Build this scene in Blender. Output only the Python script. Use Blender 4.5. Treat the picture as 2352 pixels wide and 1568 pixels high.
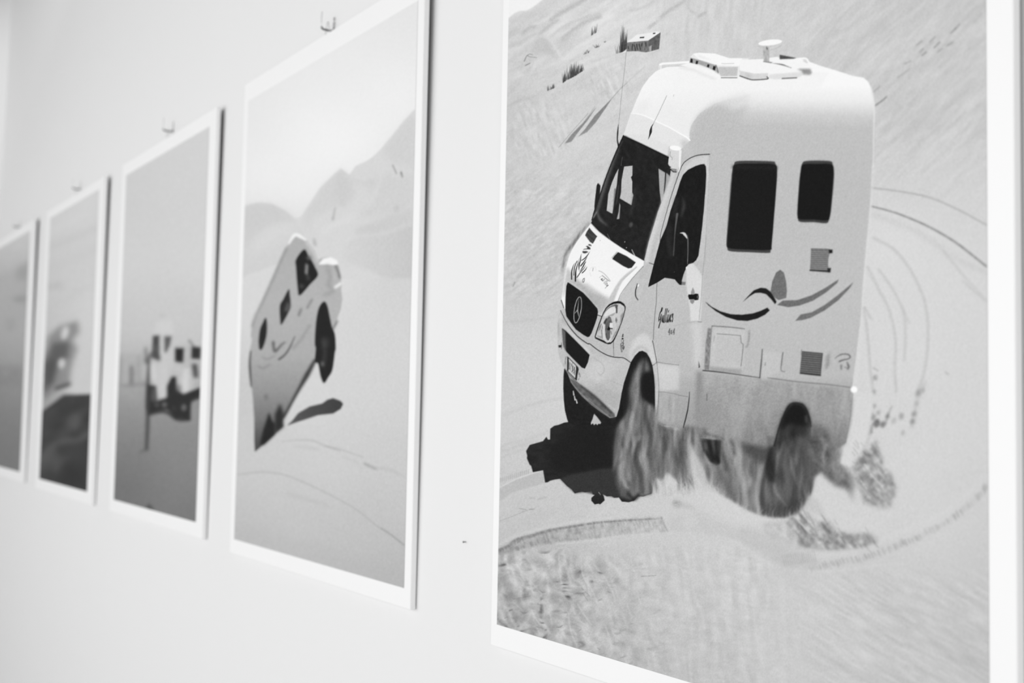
import bpy, bmesh, math
import numpy as np
from mathutils import Matrix, Vector
for o in list(bpy.data.objects): bpy.data.objects.remove(o)
scene = bpy.context.scene
COL = scene.collection

# ---------------------------------------------------------------- camera
cam_data = bpy.data.cameras.new('camera'); cam = bpy.data.objects.new('camera', cam_data); COL.objects.link(cam)
cam_data.sensor_width = 36.0; cam_data.lens = 2745/2352*36
cam_data.clip_start = 0.05
R = Matrix(((0.5395319, 0.0401355, 0.8410080), (0.8415680, -0.0563818, -0.5372005), (0.0258567, 0.9976022, -0.0641966)))
cam.matrix_world = Matrix.Translation((0, -0.861682, 1.458787)) @ R.to_4x4()
cam_data.dof.use_dof = True; cam_data.dof.focus_distance = 1.365; cam_data.dof.aperture_fstop = 4.3
cam_data.dof.aperture_blades = 9
scene.camera = cam
# ---------------------------------------------------------------- light and exposure
vs = scene.view_settings
vs.view_transform = 'Standard'; vs.look = 'None'; vs.gamma = 1; vs.use_curve_mapping = False; vs.exposure = 0.0
world = bpy.data.worlds.new('world'); scene.world = world; world.use_nodes = True
world.node_tree.nodes['Background'].inputs[0].default_value = (1, 1, 1, 1)
world.node_tree.nodes['Background'].inputs[1].default_value = 0.22
def area(name, loc, target, sx, sy, watts):
    d = bpy.data.lights.new(name, 'AREA'); d.shape = 'RECTANGLE'; d.size = sx; d.size_y = sy; d.energy = watts
    o = bpy.data.objects.new(name, d); COL.objects.link(o); o.location = loc
    o.rotation_euler = (Vector(target)-Vector(loc)).to_track_quat('-Z', 'Y').to_euler()
    return o
area('added_area_light', (-1.75, -3.3, 1.65), (-1.75, 0, 1.65), 6.6, 2.5, 126)   # broad area light added for even frontal light
area('added_area_light', (2.55, -2.55, 1.6), (-5.4, -2.55, 1.6), 1.6, 2.2, 46)     # side light added to brighten the right-hand board edges

sd = bpy.data.lights.new('corner_fill_spot', 'SPOT'); sd.energy = 22; sd.spot_size = math.radians(26); sd.spot_blend = 1.0; sd.shadow_soft_size = .04
so = bpy.data.objects.new('corner_fill_spot', sd); COL.objects.link(so); so.location = (-3.3, -.2, 3.12)   # unseen spot added to brighten the left wall at the corner
so.rotation_euler = (Vector((-5.395, -.14, 2.75))-so.location).to_track_quat('-Z', 'Y').to_euler()

# ---------------------------------------------------------------- helpers
def mat(name, col, rough=0.6, metal=0.0, bump=None, spec=0.5, vcol=False, vary=0.0):
    m = bpy.data.materials.new(name); m.use_nodes = True; nt = m.node_tree; b = nt.nodes['Principled BSDF']
    b.inputs['Base Color'].default_value = (*([col]*3), 1); b.inputs['Roughness'].default_value = rough
    b.inputs['Metallic'].default_value = metal; b.inputs['Specular IOR Level'].default_value = spec
    if vcol:
        a = nt.nodes.new('ShaderNodeVertexColor'); a.layer_name = 'ink'; nt.links.new(a.outputs[0], b.inputs['Base Color'])
    if vary:
        tc = nt.nodes.new('ShaderNodeTexCoord'); n = nt.nodes.new('ShaderNodeTexNoise'); n.inputs['Scale'].default_value = 1.7; n.inputs['Detail'].default_value = 3
        r = nt.nodes.new('ShaderNodeValToRGB'); r.color_ramp.elements[0].color = (*([col*(1-vary)]*3), 1); r.color_ramp.elements[1].color = (*([col*(1+vary)]*3), 1)
        nt.links.new(tc.outputs['Object'], n.inputs['Vector']); nt.links.new(n.outputs[0], r.inputs[0]); nt.links.new(r.outputs[0], b.inputs['Base Color'])
    if bump:
        tc = nt.nodes.new('ShaderNodeTexCoord'); n = nt.nodes.new('ShaderNodeTexNoise'); n.inputs['Scale'].default_value = bump[0]; n.inputs['Detail'].default_value = 4
        u = nt.nodes.new('ShaderNodeBump'); u.inputs['Strength'].default_value = bump[1]; u.inputs['Distance'].default_value = bump[2]
        nt.links.new(tc.outputs['Object'], n.inputs['Vector']); nt.links.new(n.outputs[0], u.inputs['Height']); nt.links.new(u.outputs[0], b.inputs['Normal'])
    return m
M_WALL = mat('painted_plaster', 0.80, 0.9, bump=(60, .15, .002), spec=.2, vary=.006)
M_BRIGHT_WALL = mat('brightened_wall_paint', 0.9, 0.9, bump=(60, .15, .002), spec=.2); M_FLOOR = mat('grey_floor', 0.35, 0.4, bump=(9, .1, .002), vary=.05)  # left wall made paler than the back wall in place of stronger light
M_BOARD = mat('white_board', 0.885, 0.48, spec=.35, bump=(140, .03, .0005)); M_BACK = mat('gap_shade_black', 0.03, 0.9)  # near-black back so the gap behind the boards reads as deep shade
M_PRINT = mat('printed_paper', 0.5, 0.6, spec=.05, vcol=True)
M_STEEL = mat('brushed_steel', 0.75, 0.35, 1.0, bump=(300, .1, .0003)); M_DARK = mat('dark_steel', 0.14, 0.4, 0.7, bump=(300, .1, .0003)); M_NAIL = mat('nail_steel', 0.25, 0.5, 0.6, bump=(400, .1, .0002))
M_CORD = mat('nylon_cord', 0.55, 0.5, bump=(900, .2, .0002))
def link(name, me, m, parent=None):
    o = bpy.data.objects.new(name, me); COL.objects.link(o)
    for q in (m if isinstance(m, (list, tuple)) else [m]): me.materials.append(q)
    if parent: o.parent = parent
    return o
def box_bm(bm, x0, x1, y0, y1, z0, z1, bev=0.0):
    r = bmesh.ops.create_cube(bm, size=1)
    for v in r['verts']: v.co = Vector((x0+(v.co.x+.5)*(x1-x0), y0+(v.co.y+.5)*(y1-y0), z0+(v.co.z+.5)*(z1-z0)))
    if bev: bmesh.ops.bevel(bm, geom=list({e for v in r['verts'] for e in v.link_edges}), offset=bev, segments=2, affect='EDGES')
def done(bm, name):
    me = bpy.data.meshes.new(name); bm.normal_update(); bm.to_mesh(me); bm.free(); return me
def tube(name, pts, r, m, parent=None, seg=10):
    bm = bmesh.new(); pts = [Vector(p) for p in pts]; prev = None
    for i, p in enumerate(pts):
        t = (pts[min(i+1, len(pts)-1)]-pts[max(i-1, 0)]).normalized()
        a = t.orthogonal().normalized() if prev is None else (prev-t*prev.dot(t)).normalized(); prev = a
        b = t.cross(a); rr = r[i] if isinstance(r, (list, tuple)) else r
        ring = [bm.verts.new(p+(a*math.cos(k*2*math.pi/seg)+b*math.sin(k*2*math.pi/seg))*rr) for k in range(seg)]
        if i:
            for k in range(seg): bm.faces.new((last[k], last[(k+1) % seg], ring[(k+1) % seg], ring[k]))
        else: bm.faces.new(ring[::-1])
        last = ring
    bm.faces.new(last)
    me = done(bm, name)
    for f in me.polygons: f.use_smooth = True
    return link(name, me, m, parent)
def arc(cx, cz, r, a0, a1, n, f): return [f(cx+r*math.cos(math.radians(a0+(a1-a0)*k/n)), cz+r*math.sin(math.radians(a0+(a1-a0)*k/n))) for k in range(n+1)]
def struct(name, x0, x1, y0, y1, z0, z1, m):
    bm = bmesh.new(); box_bm(bm, x0, x1, y0, y1, z0, z1); o = link(name, done(bm, name), m); o['kind'] = 'structure'; return o

# ---------------------------------------------------------------- the room
struct('wall_back', -5.395, 2.6, 0, 0.12, 0, 3.2, M_WALL)
struct('wall_left', -5.515, -5.395, -3.4, 0.12, 0, 3.2, M_BRIGHT_WALL)
struct('floor', -5.515, 2.6, -3.4, 0.12, -0.1, 0, M_FLOOR)
# ---------------------------------------------------------------- drawing engine for the printed photographs
FR = {  # enlargements the pictures were traced from: x origin, y origin, scale
 'A':(1400,60,5.228),'B':(1700,60,4.9),'C':(1340,300,5.228),'D':(1260,500,5.2267),'E':(1460,540,5.2267),
 'F':(1620,340,3.92),'G':(1600,700,3.92),'H':(1260,700,5.2267),'I':(1180,920,5.227),'J':(1560,900,3.92),
 'K':(1150,0,3.92),'L':(1700,0,3.92),'M':(1940,380,3.014),'N':(1140,1080,3.267),'O':(1700,1060,3.087),
 'Q':(1140,340,2.063),'R':(1295,810,20.9),'S':(1500,695,17.43),'U':(1345,600,17.43),'V':(1300,550,15.68),
 'W':(1360,690,14.255),'X':(1410,755,26.13),'Y':(1880,790,19.6),'Z':(2000,850,10.45),
 'a':(540,500,5.2267),'b':(540,780,5.2267),'c':(530,180,3.409),'d':(530,940,3.409),
 'e':(250,680,3.735),'f':(70,640,3.0177),'g':(0,500,2.4125),'T':(0,0,1.0)}
def T(f, s):
    ox, oy, k = FR[f]
    v = [float(t) for t in s.replace(',', ' ').split()]
    return [(ox + v[i]/k, oy + v[i+1]/k) for i in range(0, len(v), 2)]
def smooth(p, closed=True, n=6):
    p = np.array(p, float); m = len(p); out = []
    for i in range(m if closed else m-1):
        if closed: a, b, c, d = p[(i-1) % m], p[i], p[(i+1) % m], p[(i+2) % m]
        else: a, b, c, d = p[max(i-1, 0)], p[i], p[i+1], p[min(i+2, m-1)]
        for k in range(n):
            t = k/n
            out.append(0.5*((2*b)+(c-a)*t+(2*a-5*b+4*c-d)*t*t+(3*b-a-3*c+d)*t**3))
    if not closed: out.append(p[-1])
    return [tuple(q) for q in out]
_rt = np.random.RandomState(7).rand(512, 512).astype(np.float32)*2-1
def noise(X, Y, su, sv, ang=0.0, seed=0):
    c, s = math.cos(math.radians(ang)), math.sin(math.radians(ang))
    u = (X*c+Y*s)/su+seed*17.37; v = (-X*s+Y*c)/sv+seed*31.71
    iu = np.floor(u).astype(int); iv = np.floor(v).astype(int); fu = u-iu; fv = v-iv
    fu = fu*fu*(3-2*fu); fv = fv*fv*(3-2*fv)
    g = lambda a, b: _rt[(iv+b) % 512, (iu+a) % 512]
    return (g(0,0)*(1-fu)+g(1,0)*fu)*(1-fv)+(g(0,1)*(1-fu)+g(1,1)*fu)*fv
def boxblur(a, s):
    if s <= 0: return a
    if s < .9:
        k = s*s*.36
        for ax in (0, 1):
            c = np.pad(a, [(1, 1), (0, 0)] if ax == 0 else [(0, 0), (1, 1)], mode='edge')
            a = a*(1-2*k)+k*((c[2:]+c[:-2]) if ax == 0 else (c[:, 2:]+c[:, :-2]))
        return a
    r = max(1, int(round(s)))
    for _ in range(3 if s > 1.5 else 2):
        for ax in (0, 1):
            pad = [(0,0),(0,0)]; pad[ax] = (r+1, r)
            c = np.cumsum(np.pad(a, pad, mode='edge'), axis=ax)
            n = a.shape[ax]
            a = (np.take(c, range(2*r+1, 2*r+1+n), ax)-np.take(c, range(0, n), ax))/(2*r+1)
    return a
class Pic:
    def __init__(s, x0, y0, x1, y1):
        s.x0, s.y0, s.W, s.H = x0, y0, x1-x0, y1-y0
        s.a = np.full((s.H, s.W), 200.0); s.lab = np.zeros((s.H, s.W), np.uint8)
        s.Y, s.X = np.mgrid[y0:y1, x0:x1].astype(float); s.X += .5; s.Y += .5
    def box(s, p, m):
        p = np.array(p)
        return (max(0, int(p[:,0].min()-s.x0-m)), min(s.W, int(p[:,0].max()-s.x0+m+2)),
                max(0, int(p[:,1].min()-s.y0-m)), min(s.H, int(p[:,1].max()-s.y0+m+2)))
    def mask(s, p, bx):
        i0, i1, j0, j1 = bx; w = i1-i0; h = j1-j0
        p = np.array(p)-[s.x0+i0, s.y0+j0]; q = np.roll(p, -1, 0)
        M = np.zeros((h, w)); SUB = 4; e = np.arange(w+1)
        for j in range(h*SUB):
            y = (j+.5)/SUB
            k = (p[:,1] <= y) != (q[:,1] <= y)
            if not k.any(): continue
            a, b = p[k], q[k]
            xs = np.sort(a[:,0]+(y-a[:,1])/(b[:,1]-a[:,1])*(b[:,0]-a[:,0]))
            r = M[j//SUB]
            for t in range(0, len(xs)-1, 2):
                lo, hi = xs[t], xs[t+1]
                l = int(max(0, math.floor(lo))); g = int(min(w, math.ceil(hi)))
                if g > l:
                    ee = np.arange(l, g)
                    r[l:g] += np.clip(np.minimum(ee+1, hi)-np.maximum(ee, lo), 0, 1)/SUB
        return np.clip(M, 0, 1)
    def put(s, M, bx, v, al, nz):
        i0, i1, j0, j1 = bx; X = s.X[j0:j1, i0:i1]; Y = s.Y[j0:j1, i0:i1]; A = s.a[j0:j1, i0:i1]
        val = v(X, Y) if callable(v) else v
        if nz is not None: val = val+nz(X, Y)
        A += (val-A)*M*al
    def fill(s, p, v, al=1.0, bl=0, lab=None, sm=False, nz=None, mod=None):
        if sm: p = smooth(p)
        bx = s.box(p, 3*bl+2)
        if bx[1] <= bx[0] or bx[3] <= bx[2]: return
        M = s.mask(p, bx)
        if lab is not None:
            i0, i1, j0, j1 = bx; s.lab[j0:j1, i0:i1][M > .5] = lab
        M = boxblur(M, bl)
        if mod is not None:
            i0, i1, j0, j1 = bx; M = M*np.clip(mod(s.X[j0:j1, i0:i1], s.Y[j0:j1, i0:i1]), 0, 1)
        s.put(M, bx, v, al, nz)
    def line(s, p, v, w=1.5, al=1.0, bl=0, sm=True, lab=None, nz=None):
        if np.isscalar(w): w = [w, w]
        if sm and len(p) > 2: p = smooth(p, False)
        p = np.array(p, float); n = len(p)
        d = np.r_[0, np.cumsum(np.hypot(*(p[1:]-p[:-1]).T))]; d /= max(d[-1], 1e-6)
        ws = np.interp(d, np.linspace(0, 1, len(w)), w); mw = max(w)
        bx = s.box(p, mw+3*bl+2); i0, i1, j0, j1 = bx
        if i1 <= i0 or j1 <= j0: return
        M = np.zeros((j1-j0, i1-i0))
        for k in range(n-1):
            b2 = s.box([p[k], p[k+1]], mw+2); a0, a1, c0, c1 = b2
            if a1 <= a0 or c1 <= c0: continue
            X = s.X[c0:c1, a0:a1]; Y = s.Y[c0:c1, a0:a1]
            dx, dy = p[k+1]-p[k]; L2 = dx*dx+dy*dy+1e-9
            t = np.clip(((X-p[k,0])*dx+(Y-p[k,1])*dy)/L2, 0, 1)
            D = np.hypot(X-p[k,0]-t*dx, Y-p[k,1]-t*dy); ww = ws[k]+(ws[k+1]-ws[k])*t
            cov = np.clip(ww/2+.5-D, 0, 1)*np.minimum(1, ww)
            sub = M[c0-j0:c1-j0, a0-i0:a1-i0]; np.maximum(sub, cov, out=sub)
        if lab is not None: s.lab[j0:j1, i0:i1][M > .5] = lab
        s.put(boxblur(M, bl), bx, v, al, nz)
    def blob(s, x, y, rx, ry, v, ang=0, al=1.0, bl=0, nz=None, lab=None):
        c, q = math.cos(math.radians(ang)), math.sin(math.radians(ang))
        s.fill([(x+rx*math.cos(t)*c-ry*math.sin(t)*q, y+rx*math.cos(t)*q+ry*math.sin(t)*c)
                for t in np.linspace(0, 2*math.pi, 25)[:-1]], v, al, bl, lab, nz=nz)
    def tone(s, pts, pw=3.0):
        gx = s.X[::8, ::8]; gy = s.Y[::8, ::8]; n = np.zeros_like(gx); d = np.zeros_like(gx)
        for x, y, v in pts:
            w = 1/(((gx-x)**2+(gy-y)**2)+900)**(pw/2); n += w*v; d += w
        t = boxblur(n/d, 4)
        yy = np.clip((np.arange(s.H)-4)/8, 0, t.shape[0]-1.001); xx = np.clip((np.arange(s.W)-4)/8, 0, t.shape[1]-1.001)
        iy = yy.astype(int); ix = xx.astype(int); fy = (yy-iy)[:,None]; fx = (xx-ix)[None]
        s.a[:] = (t[iy][:,ix]*(1-fx)+t[iy][:,ix+1]*fx)*(1-fy)+(t[iy+1][:,ix]*(1-fx)+t[iy+1][:,ix+1]*fx)*fy
    def grain(s, amp):
        r = np.random.RandomState(3).randn(s.H, s.W)
        s.a += boxblur(r, .7)*amp*1.7*np.interp(s.a, [0, 40, 120, 200, 235, 255], [.55, .7, 1.2, 1.1, .45, .2])
    def sample(s, x, y):
        fx = np.clip(x-s.x0-.5, 0, s.W-1.001); fy = np.clip(y-s.y0-.5, 0, s.H-1.001)
        i = fx.astype(int); j = fy.astype(int); u = fx-i; v = fy-j; a = s.a
        return (a[j,i]*(1-u)+a[j,i+1]*u)*(1-v)+(a[j+1,i]*(1-u)+a[j+1,i+1]*u)*v
    def label(s, x, y):
        return s.lab[np.clip((y-s.y0).astype(int), 0, s.H-1), np.clip((x-s.x0).astype(int), 0, s.W-1)]

VAN, SCREEN, DOORWIN, WINA, WINB, LAMP, GRILLE, HUT, WHEEL, SHADE, WHEEL2, WHEEL3 = range(1, 13)

def picture_dune_van():
    """big nearest print: camper van ploughing through the dunes"""
    P = Pic(1100, -840, 2330, 1620); X, Y = P.X, P.Y
    ctl = [(1200,100,211),(1300,60,217),(1400,60,219),(1180,250,202),(1300,300,206),(1250,450,206),(1180,420,199),(1350,250,206),
     (1200,650,199),(1280,560,197),(1200,800,207),(1260,900,208),(1180,950,205),(1600,60,209),(1800,80,206),(1950,100,203),
     (2100,60,201),(2240,100,199),(2100,250,198),(2250,300,199),(2120,400,206),(2250,450,210),(2060,550,217),(2150,650,213),
     (2100,800,214),(2250,800,210),(2200,950,210),(2100,1050,211),(2250,1150,204),(2150,1200,209),(2000,1180,208),
     (1250,1150,201),(1180,1180,197),(1400,1190,204),(1600,1160,205),(1300,1230,190),(1700,1160,210),(1200,1300,186),
     (1180,1400,176),(1300,1380,184),(1400,1450,184),(1550,1400,196),(1700,1350,202),(1800,1450,202),(1900,1550,199),
     (2100,1400,197),(2250,1500,192),(2000,1350,199),(2250,1300,198),(1600,1530,193),(1500,-150,212),(1900,-300,206),
     (2250,-500,204),(2250,-150,200)]
    P.tone(ctl)
    def region(x, y, r): return np.clip(1-np.hypot(X-x, Y-y)/r, 0, 1)
    ur = np.clip((X-1650)/250, 0, 1)*np.clip((520-Y)/200, 0, 1)
    P.a += ur*(5.5*noise(X, Y, 46, 9, -42, 1)+4*noise(X, Y, 22, 5, -46, 2)+3*noise(X, Y, 90, 26, -36, 3))
    ul = np.clip((1650-X)/200, 0, 1)*np.clip((700-Y)/200, 0, 1)
    P.a += ul*(4*noise(X, Y, 90, 16, -33, 4)+3*noise(X, Y, 26, 8, -28, 5)+2.5*noise(X, Y, 8, 5, -20, 6))
    P.a += np.clip((260-Y)/150, 0, 1)*np.clip((1560-X)/200, 0, 1)*(9*noise(X, Y, 110, 13, -33, 7)+5*noise(X, Y, 40, 7, -30, 107))
    uc = region(1640, 60, 260); P.a += uc*8*noise(X, Y, 8, 40, 6, 8)
    rp = region(1400, 185, 60); P.a += np.clip(rp*2, 0, 1)*12*noise(X, Y, 5, 22, -25, 9)
    rp = region(1240, 300, 90); P.a += np.clip(rp*2, 0, 1)*11*noise(X, Y, 5, 20, -20, 10)
    lm = np.clip((1420-X)/120, 0, 1)*np.clip((Y-380)/60, 0, 1)*np.clip((720-Y)/60, 0, 1)
    P.a += lm*(8*noise(X, Y, 22, 5, -38, 11)+5*noise(X, Y, 9, 4, -30, 12))
    ll = np.clip((Y-1240-(X-1140)*.08)/40, 0, 1)*np.clip((1560-X)/260, 0, 1)
    wx = X+9*noise(X, Y, 34, 34, 0, 113); wy = Y+9*noise(X, Y, 34, 34, 0, 114)
    n1 = 1-2.4*np.abs(noise(wx, wy, 17, 46, -20, 13)); n2 = noise(wx, wy, 13, 17, -25, 14); n3 = noise(wx, wy, 7, 5, 20, 15)
    cr = np.clip(noise(wx, wy, 18, 15, 0, 115)-.35, 0, 1)*np.clip(noise(wx, wy, 16, 5, -12, 116), 0, 1)
    P.a += ll*(13*n1+19*n2+9*n3-170*cr-7)
    lc = np.clip((Y-1240)/40, 0, 1)*np.clip((X-1330)/180, 0, 1)*np.clip((1900-X)/180, 0, 1)
    P.a += lc*(6*noise(X+10*noise(X, Y, 40, 60, 0, 216), Y, 9, 60, -8, 16)+4*noise(X, Y+6*noise(X, Y, 50, 40, 0, 217), 18, 6, 10, 17)+4*noise(X, Y, 12, 16, -10, 117))
    lr = np.clip((Y-1290)/60, 0, 1)*np.clip((X-1800)/120, 0, 1)
    P.a += lr*(6.5*noise(X, Y, 44, 6, 32, 18)+4*noise(X, Y, 20, 5, 28, 19)+4*noise(X, Y, 70, 22, 25, 20))
    md = np.clip((Y-1130)/40, 0, 1)*np.clip((1290-Y)/40, 0, 1)*np.clip((1500-X)/100, 0, 1)
    P.a += md*(3*noise(X, Y, 60, 12, -8, 21)+2.5*noise(X, Y, 6, 5, 0, 22))
    # sky above the ridge
    P.fill(T('K', '60 165, 78 160, 120 125, 170 100, 240 95, 300 60, 380 0')+[(1300,-50),(1420,-150),(1700,-360),(2010,-560),(2335,-720),(2335,-860),(1090,-860)], 242, bl=1)
    # dune folds in the upper left
    for s_, v, w in [('450 180, 560 110, 720 20, 800 -40',196,9),('350 310, 440 230, 520 180',197,7),('560 350, 650 270, 760 200, 900 150',199,10),
        ('440 340, 560 250, 700 180, 900 120',198,4),('160 410, 230 350, 320 300',198,4),('200 300, 260 250, 310 240',198,10),
        ('60 860, 130 790, 180 740',170,1.5),('60 960, 160 910, 300 870',193,4),('820 560, 1000 500, 1130 455',202,3),
        ('1170 95, 1250 80, 1390 10',196,4),('1600 105, 1400 150, 1130 420',214,6),('1720 60, 1640 130, 1500 160',207,10),
        ('1700 0, 1690 70, 1760 130',180,2.5),('1780 150, 1850 110',150,3),('1480 320, 1530 290',175,1.5),('430 340, 500 440, 560 530, 640 520',222,5),
        ('1660 10, 1500 110, 1340 250',196,9),('1100 250,1280 210,1430 170',217,8)]:
        P.line(T('K', s_), v-13 if v < 206 else v+5, w*.8, .8, 2)
    P.fill(T('K', '340 330, 430 350, 480 450, 520 520, 380 480, 250 480'), 193, .8, 4)
    P.line(T('K', '330 520, 260 510, 240 500, 215 550'), 130, [1, 1.5, 2.5], .8, .6)
    P.line(T('K', '240 500, 265 487, 290 495'), 140, 1.5, .8)
    P.line(T('K', '265 570, 225 590'), 140, 2); P.line(T('K', '270 610, 240 640, 210 655'), 185, 5, .7, 2)
    # tyre ruts on the far slope
    P.fill(T('K', '580 1292, 640 1210, 740 1110, 800 1040, 870 955, 780 1090, 700 1190, 640 1275'), 128, .9, .8)
    P.fill(T('K', '700 1230, 760 1165, 850 1040, 960 930, 1010 880, 950 970, 860 1100, 780 1190'), 126, .9, .7)
    P.line(T('K', '525 1328, 640 1190, 790 1020'), 160, 1.2, .8); P.line(T('K', '1000 890, 1080 800, 1140 745'), 165, 2, .7, .6)
    P.line(T('K', '850 960, 760 1090'), 150, 1, .6); P.line(T('K', '1140 745, 1200 690, 1300 600'), 186, 2, .6, 1)
    P.fill(T('K', '700 1230, 800 1190, 1000 1090, 1180 1010, 1140 1180, 700 1400, 560 1460'), 213, .5, 8)
    # thorn bushes
    rs = np.random.RandomState(5)
    def spikes(frame, x0, y0, x1, y1, h, n, v=40, w=2.2):
        for k in range(int(n*1.7)):
            t = rs.rand(); x = x0+(x1-x0)*t; y = y0+(y1-y0)*t; hh = h*(.35+.65*rs.rand())
            P.line(T(frame, f'{x} {y} {x+rs.randn()*9+3} {y-hh}'), v+rs.rand()*60, [w, .5], .7, .3)
    spikes('K', 560, 745, 600, 715, 110, 8); spikes('K', 605, 715, 690, 670, 130, 22); spikes('K', 690, 668, 750, 630, 80, 10)
    spikes('K', 425, 815, 482, 790, 45, 9, 60); spikes('K', 750, 490, 800, 470, 35, 6, 90); spikes('K', 850, 430, 890, 420, 30, 6, 90)
    spikes('K', 815, 320, 865, 290, 80, 12, 70, 1.3); spikes('K', 935, 380, 945, 378, 15, 3, 90)
    spikes('K', 1075, 470, 1140, 450, 190, 26, 40, 2.4); spikes('K', 1040, 480, 1075, 475, 80, 8, 110, 1.2); spikes('K', 1090, 380, 1110, 360, 150, 12, 70, 1.4)
    # block hut
    P.fill(T('K', '1138 382, 1330 366, 1442 290, 1428 442, 1310 472, 1240 462, 1138 464'), 118, lab=HUT, nz=lambda x, y: 14*noise(x, y, 3, 5, 0, 30))
    P.fill(T('K', '1138 382, 1230 312, 1370 292, 1400 282, 1442 290, 1330 364'), 236, lab=HUT)
    P.fill(T('K', '1338 365, 1442 292, 1428 440, 1340 466'), 96, nz=lambda x, y: 10*noise(x, y, 3, 3, 0, 31))
    P.fill(T('K', '1255 334, 1296 331, 1294 343, 1254 345'), 50); P.fill(T('K', '1373 297, 1396 295, 1394 306, 1372 307'), 50)
    for q in ('1190 400 1186 450', '1205 405 1215 450', '1225 400 1235 445', '1250 400 1260 448', '1275 392 1272 415', '1308 385 1310 415', '1150 420 1152 440'):
        P.line(T('K', q), 45, 2.4, .8, .5)
    P.fill(T('K', '1340 420, 1362 405, 1358 460, 1340 465'), 175, .9, .5)
    P.fill(T('K', '1090 480, 1136 440, 1136 470'), 232, .9, .6)
    # dark flecks on the slope at the right
    for q, v in (('1930 270 1980 220',150),('1870 410 1920 380',140),('1750 430 1800 380',125),('1710 380 1760 330',150),('1640 500 1680 470',130),('1620 470 1650 440',150),('1590 410 1640 370',160),('1480 575 1540 550',160),('1420 700 1530 620',165),('2080 430 2060 440',175),('2180 120 2110 200',180),('1220 950 1290 900 1320 870',110),('1200 830 1260 780',160),('1780 470 1820 440',150),('1900 300 1950 250',135)):
        P.line(T('L', q), v, 3, .75, 1)
    # circling wheel tracks behind the van
    P.line(T('M', '190 283, 330 320, 470 372, 600 432, 740 512, 850 592, 985 700'), 128, [3, 4, 4.5, 4.5], .85, 1, nz=lambda x, y: 16*noise(x, y, 5, 5, 0, 40))
    P.line(T('M', '190 155, 400 182, 600 225, 800 312, 985 412'), 160, 3, .8, 1)
    P.line(T('M', '200 340, 420 420, 600 520, 780 650, 985 740'), 200, 12, .6, 4)
    for q, v, w in (('200 500 330 570 430 680 520 840 570 1000 580 1200 560 1400 510 1560',196,5),('160 700 240 860 310 1000 355 1200 350 1400 360 1568',197,5),
        ('240 720 350 880 450 1090',192,4),('410 1000 425 1150 415 1350',203,6),('130 980 160 1150 180 1400 200 1568',188,4),('140 980 185 1060',190,4),('680 580 860 800 985 930',203,5),('820 800 985 940',198,4)):
        P.line([(a+w*.9, b-1) for a, b in T('M', q)], 221, w*.8, .5, 2); P.line(T('M', q), v-12, w, .75, 1.8)
    for q in ('200 1400 235 1420', '205 1460 225 1480', '700 1430 720 1445'): P.line(T('M', q), 170, 3, .8, 1)
    for q, r, v in (('110 180',7,160),('90 520',5,150),('90 860',6,155),('190 1020',6,160),('410 1100',6,120),('740 1100',8,160),('1150 550',9,150),('1050 1050',7,130),('1010 1230',7,120),('1110 800',6,170),('150 1270',10,95),('560 1210',7,175),('300 1300',8,115),('780 1500',6,170),('60 1130',8,140),('1250 480',7,165)):
        x, y = T('Z', q)[0]; P.blob(x, y, r*.7, r, v, 20, .85, 2)
    P.line(T('Z', '520 850, 410 1100, 330 1300, 60 1290, 20 1500'), 135, [2, 4, 6], .75, 1.5)
    P.line(T('Z', '1300 300, 1180 560, 1100 800, 1060 1060, 990 1380'), 180, 8, .5, 3)
    # track rim sweeping round the lower right
    rim = smooth(T('O', '500 760, 600 740, 700 715, 850 690, 980 650, 1100 605, 1180 570, 1300 520, 1480 420, 1560 360, 1670 270, 1760 160'), False, 14)
    P.line(T('O', '330 640, 600 660, 880 600, 1100 510, 1300 440, 1500 330, 1740 110'), 212, 12, .6, 4)
    P.line(rim, 192, 11, .5, 3)
    for k in range(0, len(rim)-1, 1):
        x, y = rim[k]; L = 5+6*rs.rand(); v = 128+55*rs.rand(); x += rs.randn()*1.5; y += rs.randn()*1.8
        if rs.rand() < .6: P.line([(x-L*.35, y-L*.8), (x+L*.35, y+L*.6)], v, [1.5, 3, 1.5], .65, 1.1)
    P.line(T('O', '220 730, 400 770, 650 775, 900 745, 1150 720'), 208, 5, .8, 2)
    P.line(T('O', '0 560, 100 640, 220 730'), 212, 10, .8, 4)
    P.fill(T('O', '0 450, 120 480, 350 600, 560 700, 560 760, 330 760, 200 700, 60 590, 0 560'), 190, .7, 5)
    for k in range(16):
        x = 300+k*15; P.line(T('O', f'{x} {660-k*2} {x+18} {735-k*2}'), 165, 1.6, .6, .7)
    # ruts in the foreground
    P.fill(T('N', '20 585, 60 572, 90 560, 110 540, 150 512, 190 500, 230 480, 270 484, 300 462, 360 450, 400 432, 430 440, 470 438, 500 425, 540 405, 560 418, 600 402, 640 396, 690 398, 730 380, 770 384, 820 372, 870 378, 900 364, 960 364, 1100 350, 1250 345, 1270 400, 1300 468, 1100 476, 900 492, 750 512, 640 530, 560 532, 450 545, 300 565, 150 605, 20 640'),
           lambda x, y: np.interp(x, [1145, 1250, 1400, 1530], [142, 160, 173, 180]), .9, 1.6, nz=lambda x, y: 17*noise(x, y, 3.4, 13, -20, 50)+9*noise(x, y, 9, 6, -20, 150), mod=lambda x, y: .85+.5*noise(x, y, 7, 9, -20, 151)-np.clip((x-1490)/90, 0, .6))
    P.line(T('N', '20 598, 90 568, 150 522, 270 488, 400 450, 550 424, 730 396, 900 380, 1240 360'), 132, [7, 6, 4, 2.5], .7, 1.3, nz=lambda x, y: 32*noise(x, y, 3.5, 8, -20, 51))
    P.line(T('N', '20 560, 130 500, 270 455, 400 425, 550 395, 740 366, 1000 340'), 208, 5, .7, 2)
    P.line(T('N', '1240 350, 1260 400, 1290 465'), 150, 3, .6, 1.2)
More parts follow.
